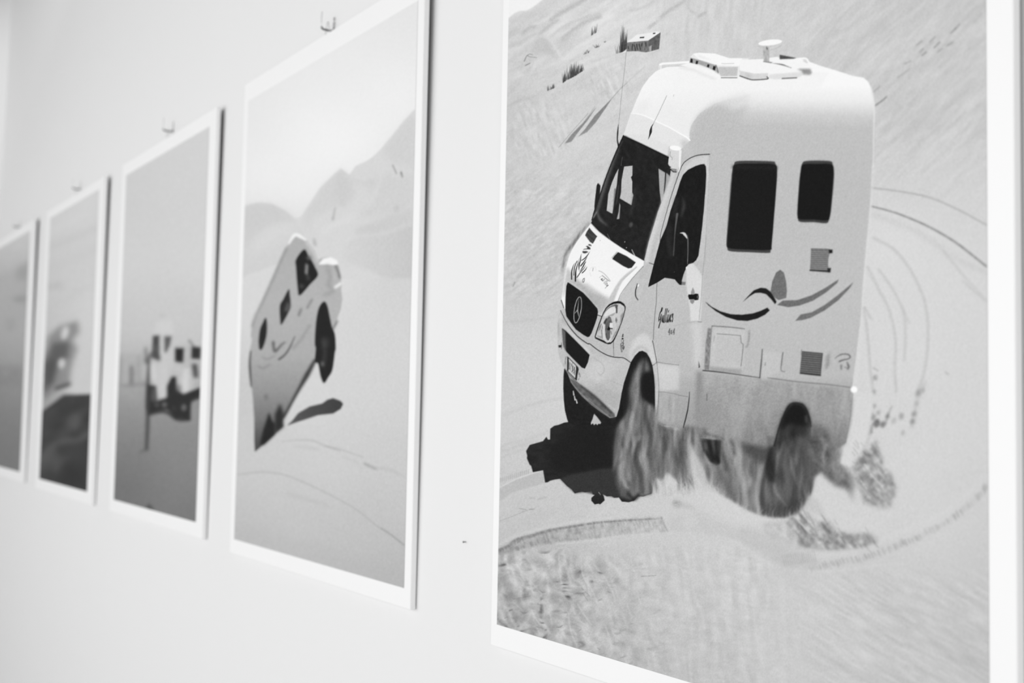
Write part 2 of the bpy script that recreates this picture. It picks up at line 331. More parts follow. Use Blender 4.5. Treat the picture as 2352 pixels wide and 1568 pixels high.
    P.line(T('N', '450 550, 760 520, 1000 485, 1400 470, 1700 500, 1900 590'), 210, 4, .75, 1.5)
    P.fill(T('N', '1300 350, 1500 300, 1800 420, 1960 560, 1960 640, 1800 520, 1500 470, 1300 465'), 192, .6, 6)
    P.fill(T('N', '24 135, 150 70, 280 22, 352 0, 366 92, 240 130, 120 165, 24 235'), 184, .8, 1)
    P.line(T('N', '24 130, 150 65, 280 20, 352 0'), 214, 2.5, .8, .7)
    for k in range(15):
        x = 34+k*15; y = 72-k*4.6; P.line(T('N', f'{x} {y-14} {x-3} {y+16}'), 165, 2, .7, .6)
    P.line(T('N', '30 378, 120 345, 200 312, 235 300'), 158, 1.3, .7); P.line(T('N', '175 285, 225 294'), 150, 2, .7, .5); P.line(T('N', '250 292, 285 290'), 140, 2.2, .7, .5)
    for q in ('250 210 290 208', '320 215 380 200'): P.line(T('N', q), 170, 3, .6, 1)
    for q in ('310 890 350 915 370 912', '180 1055 210 1070 240 1060', '620 1205 640 1190', '450 1175 480 1175 500 1160', '310 1000 350 1015', '90 1100 60 1110', '20 1130 70 1160', '640 880 700 940', '650 920 690 980', '760 1330 780 1345', '1090 795 1200 788', '300 1170 350 1185', '130 965 260 940'):
        P.line(T('N', q), 118, [1, 2.4, 1], .7, .6)
    for q in ('470 640, 480 740, 500 780', '640 660, 650 780, 720 900, 760 1000', '800 780, 870 900, 900 1000', '610 1000, 680 1110, 720 1160', '540 1060, 560 1200, 600 1300', '880 620, 900 720', '1000 620, 1030 740', '130 990, 190 1040', '260 1050, 330 1160', '230 800, 340 920', '400 1060, 420 1150', '820 1160, 860 1290, 870 1380', '1060 900, 1090 1010', '980 1000, 1020 1100'):
        P.line(T('N', q), 206, [2, 4, 2], .65, 1.2)
    P.blob(*T('N', '1360 250')[0], 12, 9, 160, 20, .7, 3, nz=lambda x, y: 20*noise(x, y, 3, 3, 0, 52)); P.blob(*T('N', '1440 270')[0], 16, 5, 178, 10, .6, 3)
    P.blob(*T('N', '1450 380')[0], 18, 22, 205, 0, .6, 5)
    for q in ('20 1270, 170 1215, 320 1180', '20 1420, 60 1400, 150 1380, 250 1345', '20 1470, 120 1430, 170 1425', '20 825, 150 815, 285 800'):
        P.line(T('Q', q), 186, 4, .55, 2)
    P.line(T('Q', '20 1440, 150 1398, 200 1390'), 180, 7, .4, 2)
    P.line(T('Q', '80 655, 90 635'), 150, 2.5, .7, .6)

    # ---- the cast shadow on the sand
    P.fill(T('I', '662 255, 610 262, 540 290, 490 300, 442 335, 438 465, 415 466, 395 432, 355 485, 195 530, 150 605, 165 660, 160 690, 195 770, 212 780, 232 858, 355 835, 380 982, 410 978, 440 960, 500 945, 560 937, 640 1020, 700 1065, 735 1112, 820 1090, 860 1100, 940 1085, 950 1125, 975 1130, 935 1165, 935 1200, 975 1245, 1020 1235, 1040 1245, 1095 1195, 1085 1145, 1070 1120, 1120 1148, 1175 1143, 1210 1165, 1265 1160, 1300 1210, 1385 1218, 1450 1200, 1490 1150, 1560 1150, 1700 1100, 1500 700, 1300 200, 900 150'), 33, bl=.5, lab=SHADE, nz=lambda x, y: 5*noise(x, y, 14, 6, 0, 60))
    P.fill(T('I', '1180 300, 1220 800, 1000 820, 800 870, 450 860, 420 600, 700 300, 1000 280'), 22, .8, 8)
    P.fill(T('I', '560 937, 700 885, 900 845, 1050 815, 1200 810, 1250 1000, 1350 1150, 1265 1155, 1210 1160, 1120 1140, 1050 1110, 950 1120, 860 1098, 735 1108, 640 1018'), 52, .85, 1.5)
    P.line(T('I', '1022 1098, 1045 1128'), 170, 1.2)
    # ---- nearside front wheel in shade
    P.fill(T('H', '190 768, 182 860, 180 1000, 186 1140, 200 1270, 225 1370, 245 1420, 500 1500, 520 1450, 830 1450, 830 1300, 700 1200, 400 1000, 240 800'), 24, lab=WHEEL3, nz=lambda x, y: 4*noise(x, y, 5, 5, 0, 61))
    P.fill(T('H', '550 1305, 590 1350, 636 1412, 625 1430, 600 1425, 590 1445, 570 1425, 550 1445, 535 1420, 512 1440, 512 1410, 530 1370'), 190, bl=.6)
    for q in ('300 1035 306 1080', '313 1095 322 1140', '335 1135 345 1178'): P.line(T('H', q), 205, [2, 3], 1, .3, sm=False)

    # ---- body silhouette
    body = (T('C', '485 60') + T('A', '262 1045, 330 880, 400 730, 480 620, 560 545, 605 520, 700 490, 850 486, 960 500, 1200 590, 1335 620')
      + T('B', '0 520, 270 400, 640 360, 740 385, 900 445, 1100 505, 1270 560, 1390 580, 1440 620, 1475 690, 1500 770, 1515 870, 1525 1000, 1525 1200, 1520 1568')
      + T('F', '1503 160, 1488 450, 1470 700, 1450 900, 1424 1200, 1400 1568') + T('G', '1472 180, 1440 450, 1402 742, 1415 790, 1395 1000, 1350 1240, 1260 1300, 1130 1180')
      + T('J', '1190 330, 1100 250, 950 300, 858 480, 800 498, 620 480, 520 450, 400 432, 195 418, 40 330')
      + T('I', '2000 350, 1815 300, 1700 250') + T('H', '1270 1330, 1100 700, 820 1342, 740 1357, 640 1292, 520 1202, 400 1092, 320 992, 270 922, 240 842, 215 790, 170 722, 140 642, 122 560')
      + T('D', '112 1490, 112 1400, 114 1280, 120 1170, 145 1112, 188 1084, 158 965, 172 850, 186 740, 203 640, 222 560, 245 470, 280 390, 340 290, 420 180, 480 108, 510 68'))
    # dark rubber dust along the bonnet edge
    P.line(T('D', '500 60, 400 170, 300 310, 215 430, 180 560, 160 700'), 110, [3, 7, 8, 6, 2], .75, 2, nz=lambda x, y: 45*noise(x, y, 2.5, 14, 15, 62))
    side = lambda x, y: np.interp(y-(x-1700)*.02, [0, 190, 226, 242, 262, 290, 420, 700, 860, 880, 1020], [246, 246, 234, 222, 204, 191, 189, 191, 186, 176, 150])
    P.fill(body, side, lab=VAN)
    dust = lambda x, y: -8+9*noise(x+8*noise(x, y, 30, 30, 0, 163), y, 16, 42, 4, 63)+5*noise(x, y, 7, 26, 3, 162)+7*noise(x, y, 3, 3, 0, 64)
    P.fill(T('G', '60 610, 570 660, 1400 760, 1390 1000, 1340 1250, 1180 1350, 0 1350, 0 900, 60 700'), lambda x, y: np.interp(y, [850, 900, 960, 1010], [178, 168, 160, 142]), .9, 2, nz=dust)
    P.fill(T('G', '0 600, 60 600, 50 760, 20 900, 0 1200'), 122, .7, 4); P.fill(T('G', '0 780, 130 790, 200 1000, 60 1180, 0 1180'), 140, .5, 8)
    P.fill(T('G', '300 900, 400 950, 420 1230, 300 1200'), 172, .5, 6)
    # curved roof flowing down over the cab
    P.fill(T('C', '485 60') + T('A', '262 1045, 330 880, 400 730, 480 620, 560 545, 605 520, 700 490, 850 486, 1000 500, 1300 580, 1673 560')
      + T('B', '200 520, 1000 520, 900 700, 200 700') + T('A', '1673 820, 1500 860, 1400 885, 1280 925, 1180 985, 1090 1045, 1030 1120, 980 1200, 962 1290, 965 1370, 930 1420, 860 1480, 720 1440, 430 1300, 175 1306'),
      lambda x, y: 242-6*np.clip((y-200)/60, 0, 1)+2*np.clip((1560-x)/80, 0, 1), 1, .8)
    P.fill(T('A', '1100 1040, 1250 925, 1400 880, 1673 820, 1700 870, 1480 950, 1350 1040, 1200 1100, 1100 1250, 985 1300, 1000 1180'), 196, .5, 7)
    P.fill(T('A', '1673 940, 1500 1020, 1350 950, 1240 960, 1100 1060, 1010 1200, 1000 1400, 1400 1450'), 189, .8, 5)
    P.fill(T('A', '262 1045, 370 1060, 480 1100, 600 1160, 720 1215, 850 1290, 930 1335, 965 1375, 900 1400, 850 1440, 720 1440, 700 1560, 430 1440, 175 1306'), 227, .9, 1)
    P.fill(T('A', '870 1360, 965 1385, 1000 1568, 870 1568'), 196, .9, 4)
    P.fill(T('A', '700 880, 980 1150, 960 1290, 560 1120'), 234, .6, 8); P.fill(T('A', '400 900, 500 900, 420 1060, 300 1020'), 228, .5, 6)
    P.line(T('A', '262 1045, 370 1060, 480 1100, 600 1160, 720 1215, 850 1290, 930 1335, 968 1370'), 250, [1.2, 2.5, 2.5, 3.2], 1, .4)
    # whip aerials
    P.line(T('A', '205 300, 180 560, 150 800, 125 1060, 112 1190'), 120, .9, .8); P.line(T('A', '108 1185, 104 1240, 98 1360, 108 1420, 115 1450'), 25, [.8, 3, 2.6, 4])
    P.line(T('A', '690 835, 600 1030, 535 1160'), 120, .9, .9); P.fill(T('A', '540 1155, 514 1210, 512 1270, 495 1310, 466 1365, 480 1300, 484 1255, 500 1210'), 35)
    P.line(T('A', '770 845, 775 825'), 180, 1)
    # roof gear
    P.line(T('A', '612 520, 612 462, 640 452, 955 432'), 246, 5, lab=VAN, sm=False); P.line(T('A', '650 485, 830 462'), 214, 3, .9, .6); P.line(T('A', '608 520, 610 475'), 190, 1.2)
    P.line(T('A', '640 492, 850 475'), 188, 1, .5)
    P.fill(T('A', '850 470, 960 440, 1100 470, 1200 510, 1320 585, 1335 635, 1290 642, 1150 580, 1000 510'), 243, lab=VAN); P.line(T('A', '850 495, 1000 525, 1120 575, 1270 635'), 218, 4, .7, 2)
    P.fill(T('A', '960 440, 975 370, 1010 330, 1080 320, 1270 330, 1440 385, 1673 385, 1673 560, 1550 600, 1530 625, 1345 625, 1310 560'), 232, lab=VAN)
    P.fill(T('A', '1010 332, 1080 320, 1270 330, 1440 385, 1600 385, 1560 480, 1310 470, 1080 400'), 246)
    P.fill(T('A', '1060 345, 1200 400, 1310 450, 1250 420, 1080 370'), 215, .8, 1.5)
    P.fill(T('A', '962 440, 975 378, 1060 400, 1280 470, 1310 560, 1200 505, 1080 460'), 165, 1, .5)
    for q in ('972 435 1000 445 1003 398 978 388', '1035 455 1060 458 1070 420 1042 415', '1172 490 1195 500 1205 465 1180 458', '1240 520 1268 535 1280 485 1250 478'): P.fill(T('A', q), 35, 1, .4)
    P.line(T('A', '1280 470, 1300 510, 1310 560'), 60, 2, .7, .6)
    P.fill(T('A', '1310 490, 1545 490, 1535 600, 1345 605, 1315 560'), 196, 1, .7); P.line(T('A', '1345 620, 1535 620'), 90, 1.6); P.line(T('A', '1345 606, 1550 606'), 235, 2)
    P.line(T('A', '1350 448, 1390 452, 1500 448'), 190, 1.5, .8)
    P.fill(T('A', '1570 530, 1673 560, 1673 640, 1580 600'), 150, 1, 1)
    P.fill(T('B', '0 380, 260 370, 420 345, 560 400, 700 500, 640 600, 300 610, 160 610, 0 560'), 243, lab=VAN)
    P.fill(T('B', '0 500, 160 535, 320 530, 310 595, 155 602, 90 590, 0 560'), 214, 1, .6); P.fill(T('B', '60 530, 130 540, 130 590, 60 570'), 190, .6, 2); P.line(T('B', '0 560, 90 592, 155 605, 310 595, 305 570'), 30, 2, .95, .4)
    P.fill(T('B', '330 545, 700 515, 705 555, 640 585, 400 600, 330 590'), 222, 1, 1); P.line(T('B', '475 590, 640 582'), 40, 2, .9, .5)
    P.line(T('B', '265 398, 350 410, 480 435, 580 470'), 60, [1, 2, 3, 1], .8, .6)
    P.fill(T('B', '640 480, 790 480, 812 520, 795 548, 710 545, 700 510'), 150, 1, 1.5)
    P.fill(T('B', '352 415, 480 370, 620 365, 740 400, 780 440, 640 480, 560 460, 480 425'), 243)
    P.fill(T('B', '448 322, 640 360, 600 368, 448 374'), 75, 1, .7, lab=VAN); P.line(T('B', '640 370, 740 365, 775 405'), 246, 4); P.line(T('B', '720 390, 760 410'), 160, 2, .8, 1)
    P.fill(T('B', '262 240, 330 240, 332 400, 268 400'), 178, 1, .8, lab=VAN, nz=lambda x, y: 15*noise(x, y, 4, 6, 0, 65)); P.line(T('B', '300 235, 308 260'), 60, 2, .9, .5); P.line(T('B', '270 400, 350 412'), 110, 1.6, .8, .5)
    P.line(T('B', '340 270, 420 245, 470 210'), 180, 1.5, .7, .7); P.line(T('B', '200 225, 270 240, 350 225'), 185, 1.5, .7, .7)
    P.blob(*T('B', '342 185')[0], 27.5, 6.6, 247, -6, lab=VAN)
    # windscreen
    scr = T('C', '485 58, 700 155, 1028 315, 1022 400, 1055 470, 1040 555, 990 700, 940 860, 900 970, 850 1140, 790 1330, 737 1540, 735 1565, 580 1480, 450 1400, 320 1310, 190 1210, 95 1110, 120 1050, 140 950, 200 780, 260 600, 340 390, 420 200')
    P.fill(scr, 30, lab=SCREEN, nz=lambda x, y: 6*noise(x, y, 6, 10, -30, 66))
    P.line(T('C', '425 230, 300 540, 170 960'), 105, [3, 7, 8, 6], .7, 2.5); P.line(T('C', '470 130, 420 230'), 70, 3, .7, 1)
    P.line(T('C', '500 70, 700 165, 1028 325'), 15, 3, .8, 1)
    P.line(T('C', '165 960, 200 1060, 290 1140'), 120, [3, 7, 2], .6, 1.5); P.line(T('C', '125 1040, 160 980'), 150, 3, .8, 1)
    P.line(T('C', '485 58, 420 200, 340 390, 260 600, 200 780, 140 950, 105 1075'), 22, 2.2)
    g = lambda x, y: 192+3*noise(x, y, 3, 3, 0, 67)
    P.fill(T('C', '425 455, 405 640, 352 998, 283 960, 302 760, 345 625, 390 520'), g)
    P.fill(T('C', '492 432, 594 420, 590 540, 575 560, 590 610, 590 740, 604 775, 580 895, 440 812, 455 740, 462 590'), g)
    P.fill(T('C', '905 455, 985 505, 965 800, 935 860, 918 720'), 172, 1, .5); P.fill(T('C', '1000 505, 1050 550, 1000 760, 975 800'), 160, 1, .6)
    P.fill(T('C', '437 865, 447 900, 435 1060, 403 1062, 425 980'), 180, .9, .5)
    P.line(T('C', '470 320, 455 420'), 110, 1.2, .7); P.line(T('C', '425 660, 400 880'), 70, 3, .6, .8); P.line(T('C', '385 700, 365 1000'), 52, 3, .7, 1)
    P.line(T('C', '620 700, 600 860, 575 1000'), 62, 6, .5, 2); P.blob(*T('C', '575 1130')[0], 4, 6, 82, 20, .8, 1.2)
    P.line(T('C', '290 1240, 325 1310'), 150, 1, .8); P.line(T('C', '585 1430, 620 1500'), 215, 1.6, .9); P.blob(*T('C', '500 1335')[0], 1.2, 1.2, 200); P.blob(*T('C', '520 1405')[0], 1.2, 1.2, 170)
    P.line(T('C', '350 1170, 400 1130'), 55, 2, .6, 1)
    # left mirror
    P.fill(T('C', '177 628, 208 655, 205 720, 195 790, 135 965, 135 900, 150 760, 162 660'), 28, lab=VAN); P.fill(T('C', '185 630, 210 640, 208 660'), 190)
    # cab pillar, door, door window
    P.fill(T('C', '1055 460, 1110 500, 1160 445, 1200 380, 1300 310, 1400 290, 1524 284, 1520 330, 1500 900, 1470 1568, 740 1568, 790 1330, 850 1140, 900 970, 940 870, 1000 690, 1050 550'), 196, 1, .5)
    P.line(T('C', '1085 520, 1000 760, 880 1100, 790 1400, 765 1568'), 212, [5, 9, 9, 8], .8, 2); P.line(T('C', '1050 560, 960 820, 880 1080'), 182, 3, .5, 1.5); P.line(T('C', '900 1250, 850 1400, 815 1568'), 178, 4, .6, 1.5)
    P.line(T('C', '1518 284, 1400 292, 1310 318, 1240 360, 1200 400, 1165 470, 1120 600, 1060 780, 1010 950, 960 1130, 930 1250, 925 1330'), 45, [2.2, 1.6, 1.2, 1, 1])
    P.line(T('C', '1522 290, 1510 600, 1495 900, 1480 1200, 1465 1568'), 165, 1, .8); 
    P.fill(T('C', '1330 340, 1500 300, 1510 600, 1485 620, 1475 450, 1440 395, 1350 420, 1260 460, 1200 520, 1230 430'), 207, .8, 1)
    dw = T('C', '1455 400, 1475 430, 1480 520, 1470 700, 1450 950, 1430 1150, 1410 1320, 1385 1500') + T('E', '730 300, 690 335, 640 350, 612 380, 600 420, 580 470, 555 598, 530 595, 500 565, 472 530, 380 515, 350 512, 260 570, 156 622, 160 590, 220 350, 300 60') + T('C', '1000 1150, 1050 960, 1120 760, 1170 600, 1200 530, 1260 470, 1350 425, 1410 405')
    P.fill(dw, 22, lab=DOORWIN, nz=lambda x, y: 4*noise(x, y, 5, 9, 0, 68))
    P.line(T('C', '1190 800, 1210 900, 1180 1030'), 72, [2, 8, 4], .7, 2); P.line(T('C', '1120 820, 1100 1030'), 52, 7, .6, 3); P.line(T('C', '1130 1000, 1105 1200, 1085 1500'), 120, [5, 2, 2], .7, .8)
    P.line(T('C', '1030 1150, 1030 1350, 1060 1500'), 58, 10, .5, 4); P.line(T('C', '1165 1228, 1210 1235, 1250 1290'), 215, [1, 6, 3], 1, .4); P.line(T('C', '1250 1270, 1262 1330, 1255 1568'), 120, 1.5, .9, .3)
    P.line(T('E', '625 0, 630 200, 625 345'), 105, 1.5, .9, .3)
    P.fill(T('E', '600 420, 618 440, 605 560, 555 556, 575 480'), 190, 1, .6); P.fill(T('E', '560 558, 605 562, 598 600, 552 596'), 120, 1, .6); P.blob(*T('E', '616 392')[0], 2.2, 2.6, 245)
    P.line(T('E', '165 332, 218 350'), 60, 1.4); P.blob(*T('E', '468 442')[0], .9, .9, 90)
    # wing light patch behind the door
    P.fill(T('E', '690 335, 640 350, 612 400, 612 600, 625 680, 640 780, 655 900, 665 1030, 780 1030, 795 850, 810 500, 760 420'), 219, .9, 1.2, nz=None)
    P.fill(T('E', '665 1050, 800 1050, 800 1400, 780 1568, 690 1568, 700 1300'), 212, .7, 4)
    P.line(T('E', '850 0, 830 250, 805 500, 795 700, 775 900, 765 1020'), 150, 1.3, .8, .3)
    P.line(T('E', '470 1090, 580 1055, 680 1040, 750 1030'), 170, 1.6, .7, .6); P.line(T('E', '755 1040, 795 1040'), 110, 1.6, .8, .4)
    P.fill(T('E', '690 625, 710 670, 712 715, 665 712, 672 670'), 150, 1, .6); P.fill(T('E', '655 775, 712 775, 700 815, 680 826, 660 805'), 140, 1, .6)
    P.fill(T('E', '633 730, 640 710, 700 712, 725 700, 755 705, 762 740, 755 775, 720 782, 700 770, 645 772'), 15, 1, .3); P.blob(*T('E', '746 742')[0], 1.4, 4, 120, 0, .8, .3)
    # bonnet
    P.fill(T('D', '510 70, 560 130, 640 200, 740 270, 860 350, 1010 440, 1148 518, 1143 570, 1000 730, 870 930, 835 1000, 740 1010, 690 1070, 640 1180, 590 1160, 595 1110, 500 990, 420 900, 235 772, 215 810, 205 1100, 188 1084, 158 965, 172 850, 186 740, 203 640, 222 560, 245 470, 280 390, 340 290, 420 180, 480 108'), 241, 1, .4)
    P.fill(T('D', '230 640, 330 720, 430 800, 560 900, 690 960, 740 1010, 690 1070, 640 1180, 590 1160, 595 1110, 500 990, 420 900, 235 772, 210 800'), 178, .95, 3, nz=lambda x, y: 5*noise(x, y, 6, 6, 0, 69))
    P.fill(T('D', '222 600, 240 600, 290 680, 300 760, 235 775, 205 900, 175 960, 172 850, 200 700'), 196, .9, 2); P.line(T('D', '215 660, 190 800, 180 940'), 222, 2.5, .8, .6)
    P.line(T('D', '480 920, 560 1030'), 150, 6, .6, 3); P.line(T('D', '450 800, 560 880, 660 950'), 165, 6, .6, 3)
    P.line(T('D', '1060 590, 960 670, 880 750, 820 850, 750 1000'), 190, [2, 5, 7, 10, 14], .85, 1.2); P.line(T('D', '1060 590, 1000 650, 900 740'), 170, 1.5, .6, .6)
    P.line(T('D', '690 960, 720 1000, 680 1060'), 190, 8, .8, 3)
    P.line(T('D', '1140 585, 1000 740, 880 900, 840 990'), 110, 1.2, .9, .2)
    P.fill(T('D', '1143 590, 1080 660, 1000 750, 900 890, 850 975, 900 1010, 925 1060, 1000 1000, 1048 950, 1080 800, 1110 740, 1140 660'), 196, .9, 2); P.fill(T('D', '1143 620, 1120 740, 1090 740'), 165, .8, 2)
    P.fill(T('D', '490 125, 520 160, 584 225, 535 312, 500 290, 470 250, 442 212, 460 170'), 62, 1, .3, nz=lambda x, y: 14*noise(x, y, 20, 4, 40, 70)); P.line(T('D', '490 122, 530 170, 584 226'), 20, 1.2)
    P.fill(T('D', '838 412, 940 460, 1050 535, 1000 600, 960 608, 900 580, 768 495, 790 460'), 36, 1, .4); P.line(T('D', '825 412, 765 480'), 170, 2.5, .8, .6)
    P.blob(*T('D', '623 273')[0], .9, .9, 160)
    # tiger-stripe drawing on the bonnet
    P.fill(T('V', '805 170, 850 165, 900 180, 930 215, 925 245, 890 225, 830 220, 825 200'), 60, 1, .3)
    P.fill(T('V', '720 238, 800 225, 815 250, 870 280, 895 330, 885 360, 800 352, 700 355, 625 372, 650 340, 720 328, 770 322, 775 290, 755 265'), 55, 1, .3)
    P.fill(T('V', '595 435, 620 415, 740 415, 818 445, 760 475, 700 500, 640 495, 605 465'), 62, 1, .3)
    for q, w in (('570 515, 545 620, 520 780, 485 900, 475 1090', [.4,1.8,2.2,3,1]),('870 430, 780 570, 680 680, 575 750', [.4,1.6,2,1.6]),('780 610, 700 740, 620 850, 540 950', [.4,1.6,2.4,2.4]),('715 800, 650 920, 590 1030, 505 1165', [1.2,2.6,1.8,.5]),('725 920, 660 1030, 530 1180, 410 1360', [.4,1.4,1.6,1.8]),('770 975, 700 1100, 595 1200', [.6,1.8,2]),('495 670, 440 850, 400 990, 360 1150, 350 1500', [.4,1.2,2.4,3.6,2.6]),('412 775, 350 900, 310 1050, 290 1285', [1.4,1.8,2,1.6]),('325 845, 260 980, 220 1150, 212 1430', [.4,1.8,2.8,2.4])):
        P.line(T('V', q), 18, w)
    P.line(T('V', '480 1140, 490 1110'), 120, 1.2, .8)
    P.line(T('V', '670 1390, 620 1440, 610 1520, 640 1540, 670 1460, 665 1400'), 70, 1.2)
    # handwriting on the bonnet
    P.line(T('U', '300 385, 315 270'), 120, 1.2, .8); P.line(T('U', '180 380, 200 300, 250 250, 400 230, 430 350'), 222, 1.5, .8, .5); P.line(T('U', '180 440, 230 590'), 224, 2, .7, .5)
    P.line(T('U', '540 380, 680 440, 800 540, 900 650, 975 750, 990 795, 930 770, 800 670, 675 565'), 130, 1, .85); P.line(T('U', '675 565, 930 770'), 90, 1.1, .9); P.line(T('U', '650 585, 560 655'), 170, 1, .8)
    P.line(T('U', '630 715, 685 690, 690 710'), 90, 1.3); P.line(T('U', '640 715, 690 780'), 60, 1.8); P.line(T('U', '720 760, 775 705'), 120, 1.2); P.line(T('U', '725 800, 755 775'), 170, 1)
    P.line(T('U', '850 770, 755 850, 775 885, 890 790'), 140, 1.2, .8); P.blob(*T('U', '803 920')[0], 1, 1, 95); P.line(T('U', '815 900, 885 845'), 170, 1); P.blob(*T('U', '872 910')[0], 1, 1.4, 60); P.line(T('U', '845 965, 880 985, 910 955'), 60, 1.6); P.line(T('U', '870 1000, 795 1075'), 150, 1.1)
    # grille with the ringed three-pointed star
    P.fill(T('D', '235 772, 300 815, 420 900, 500 985, 590 1090, 597 1130, 585 1200, 555 1290, 520 1380, 495 1425, 470 1432, 420 1405, 330 1340, 270 1260, 215 1180, 203 1100, 207 950, 215 820'), 18, 1, .3, lab=GRILLE, nz=lambda x, y: 4*noise(x, y, 3, 3, 0, 71))
    ring = [(353+40*math.cos(t)+ (-14)*math.sin(t)*-1*0, 1105+158*math.sin(t)) for t in np.linspace(0, 2*math.pi, 33)]
    cs, sn = math.cos(math.radians(9)), math.sin(math.radians(9))
    ring = [((x-353)*cs-(y-1105)*sn+353, (x-353)*sn+(y-1105)*cs+1105) for x, y in ring]
    P.line([(1260+x/5.2267, 500+y/5.2267) for x, y in ring], 185, 1.5, sm=False)
    P.line(T('D', '368 958, 352 1110'), 150, [.6, 2.2], sm=False); P.line(T('D', '352 1105, 315 1150'), 165, [2.2, .8], sm=False); P.line(T('D', '350 1110, 368 1190'), 170, [2.4, .8], sm=False)
    P.line(T('D', '590 1166, 640 1182'), 25, 1.5)
    # bumper, seams
    P.fill(T('D', '145 1115, 205 1230, 270 1330, 360 1430, 470 1510, 500 1515, 560 1545') + T('H', '690 590, 780 622, 910 640, 990 695, 950 810, 910 930, 880 1060, 850 1240, 810 1342, 600 1200, 420 1020, 300 900, 235 800, 150 690, 118 560, 110 400, 115 200'), 190, 1, .5, nz=lambda x, y: 4*noise(x, y, 12, 12, 0, 72))
    P.fill(T('H', '400 1000, 640 980, 880 1060, 850 1240, 810 1340, 600 1190'), 168, .7, 8); P.fill(T('H', '400 860, 560 900, 660 860, 760 800, 900 700, 760 680, 560 640'), 205, .7, 8)
    P.line(T('H', '600 880, 560 905, 640 890'), 212, 6, .7, 4); P.line(T('H', '550 640, 640 700, 672 770, 640 840, 600 820'), 160, 1.6, .6, .8); P.line(T('H', '770 920, 895 968'), 155, 1, .7, .3)
    P.line(T('H', '720 1200, 800 1255'), 205, 1.6, .7, .8)
    P.line(T('D', '155 990, 186 1082'), 40, 1.5); P.line(T('D', '146 1112, 205 1230, 270 1330, 360 1430, 470 1510, 497 1513') + T('H', '600 545, 700 600, 780 624, 850 632, 912 640, 992 694'), 22, [1, 2, 1.8, 1.8, 1.6])
    P.line(T('H', '140 130, 180 240, 300 370, 480 560, 520 600'), 208, 5, .8, 1.5); P.fill(T('H', '160 120, 210 220, 200 260, 150 190'), 170, .6, 2)
    P.line(T('H', '120 220, 125 340, 130 360'), 160, 3, .7, 1)
    P.fill(T('H', '165 280, 210 310, 300 400, 400 500, 496 600, 475 690, 440 765, 400 750, 300 650, 215 560, 180 480'), 20, 1, .4); P.fill(T('H', '163 280, 205 320, 210 560, 180 500, 170 400'), 105, .95, 1)
    P.fill(T('H', '120 485, 160 480, 160 510, 125 512'), 35, 1, .4); P.line(T('H', '158 455, 158 530'), 50, 1, .8)
    P.fill(T('H', '250 870, 350 930, 560 1090, 800 1310, 800 1350, 740 1355, 640 1290, 520 1200, 400 1090, 320 990, 270 920'), 95, .95, 1.2, nz=lambda x, y: 18*noise(x, y, 7, 5, 40, 73))
    P.line(T('H', '380 960, 560 1100, 760 1300'), 40, [3, 5, 5], .7, 1.5); P.line(T('H', '270 920, 330 1000, 420 1090, 540 1190, 740 1350'), 150, 2, .7, .6)
    # number plate
    P.fill(T('R', '175 170, 215 190, 620 600, 700 690, 730 790, 700 900, 660 1120, 640 1320, 600 1320, 200 900, 170 850'), 35, 1, .3)
    P.fill(T('R', '250 270, 600 625, 600 800, 560 1225, 225 890, 240 790, 265 560'), 200, 1, .2)
    for q, v, w in (('265 480, 258 720',110,1.5),('310 470, 300 800',110,1.6),('250 770, 270 760',50,1.5),('370 530, 385 545',50,1.4),('400 570, 405 640',80,2),('460 640, 430 720, 440 830, 400 920',60,1.8),('520 700, 512 820',15,1.6),('480 850, 500 960',110,1.6),('450 960, 465 970',60,1.6),('545 840, 530 1050',90,1.8),('340 690, 350 870',150,1.4),('430 480, 428 510',80,1),('330 600, 345 720',175,1.2)):
        P.line(T('R', q), v, w, .9, .2)
    for q in ('120 200, 90 320, 90 540', '740 940, 735 1040', '780 1000, 790 1160', '715 1300, 735 1230'): P.line(T('R', q), 75, 1.6, .7, .4)
    P.line(T('R', '60 780, 200 950, 500 1280, 740 1500'), 90, 3, .7, .6)
    # headlamp
    P.fill(T('W', '850 15, 950 30, 1060 110, 1105 200, 1100 290, 1050 500, 980 720, 880 980, 790 1190, 720 1330, 620 1420, 540 1430, 440 1400, 110 1240, 95 1190, 130 1050, 220 780, 310 540, 370 400, 450 250, 560 130, 700 50'), 15, 1, .3, lab=LAMP)
    P.fill(T('W', '840 95, 930 100, 1030 170, 1070 200, 1078 290, 1030 480, 950 740, 850 980, 760 1180, 690 1300, 620 1370, 540 1375, 440 1330, 130 1200, 125 1170, 160 1060, 250 790, 340 540, 400 400, 490 250, 600 160, 720 110'), 196, 1, .3, nz=lambda x, y: 8*noise(x, y, 3, 8, 15, 74))
    P.fill(T('W', '740 200, 780 260, 800 400, 640 490, 400 520, 420 420, 500 310, 600 240'), 218, 1, .4); P.line(T('W', '800 150, 640 190, 500 290, 400 430'), 90, [4.5, 2.5, 1.5, .8], .85, .4)
    P.fill(T('W', '760 150, 860 150, 830 240, 780 260'), 80, 1, .5); P.line(T('W', '815 250, 812 395'), 50, 3, .9, .3); P.fill(T('W', '790 380, 700 500, 500 510, 620 460'), 150, .9, .8)
    P.fill(T('W', '560 500, 620 560, 660 680, 670 730, 590 740, 570 850, 600 910, 600 1200, 560 1310, 500 1290, 450 1200, 430 1000, 430 780, 460 640'), 95, 1, .5, nz=lambda x, y: 22*noise(x, y, 2, 6, 10, 75))
    P.fill(T('W', '480 560, 500 620, 430 780, 380 740, 400 680'), 50, .9, .4); P.fill(T('W', '590 740, 540 840, 500 960, 580 975, 600 930, 690 935, 680 905, 610 900, 570 850'), 15, 1, .3)
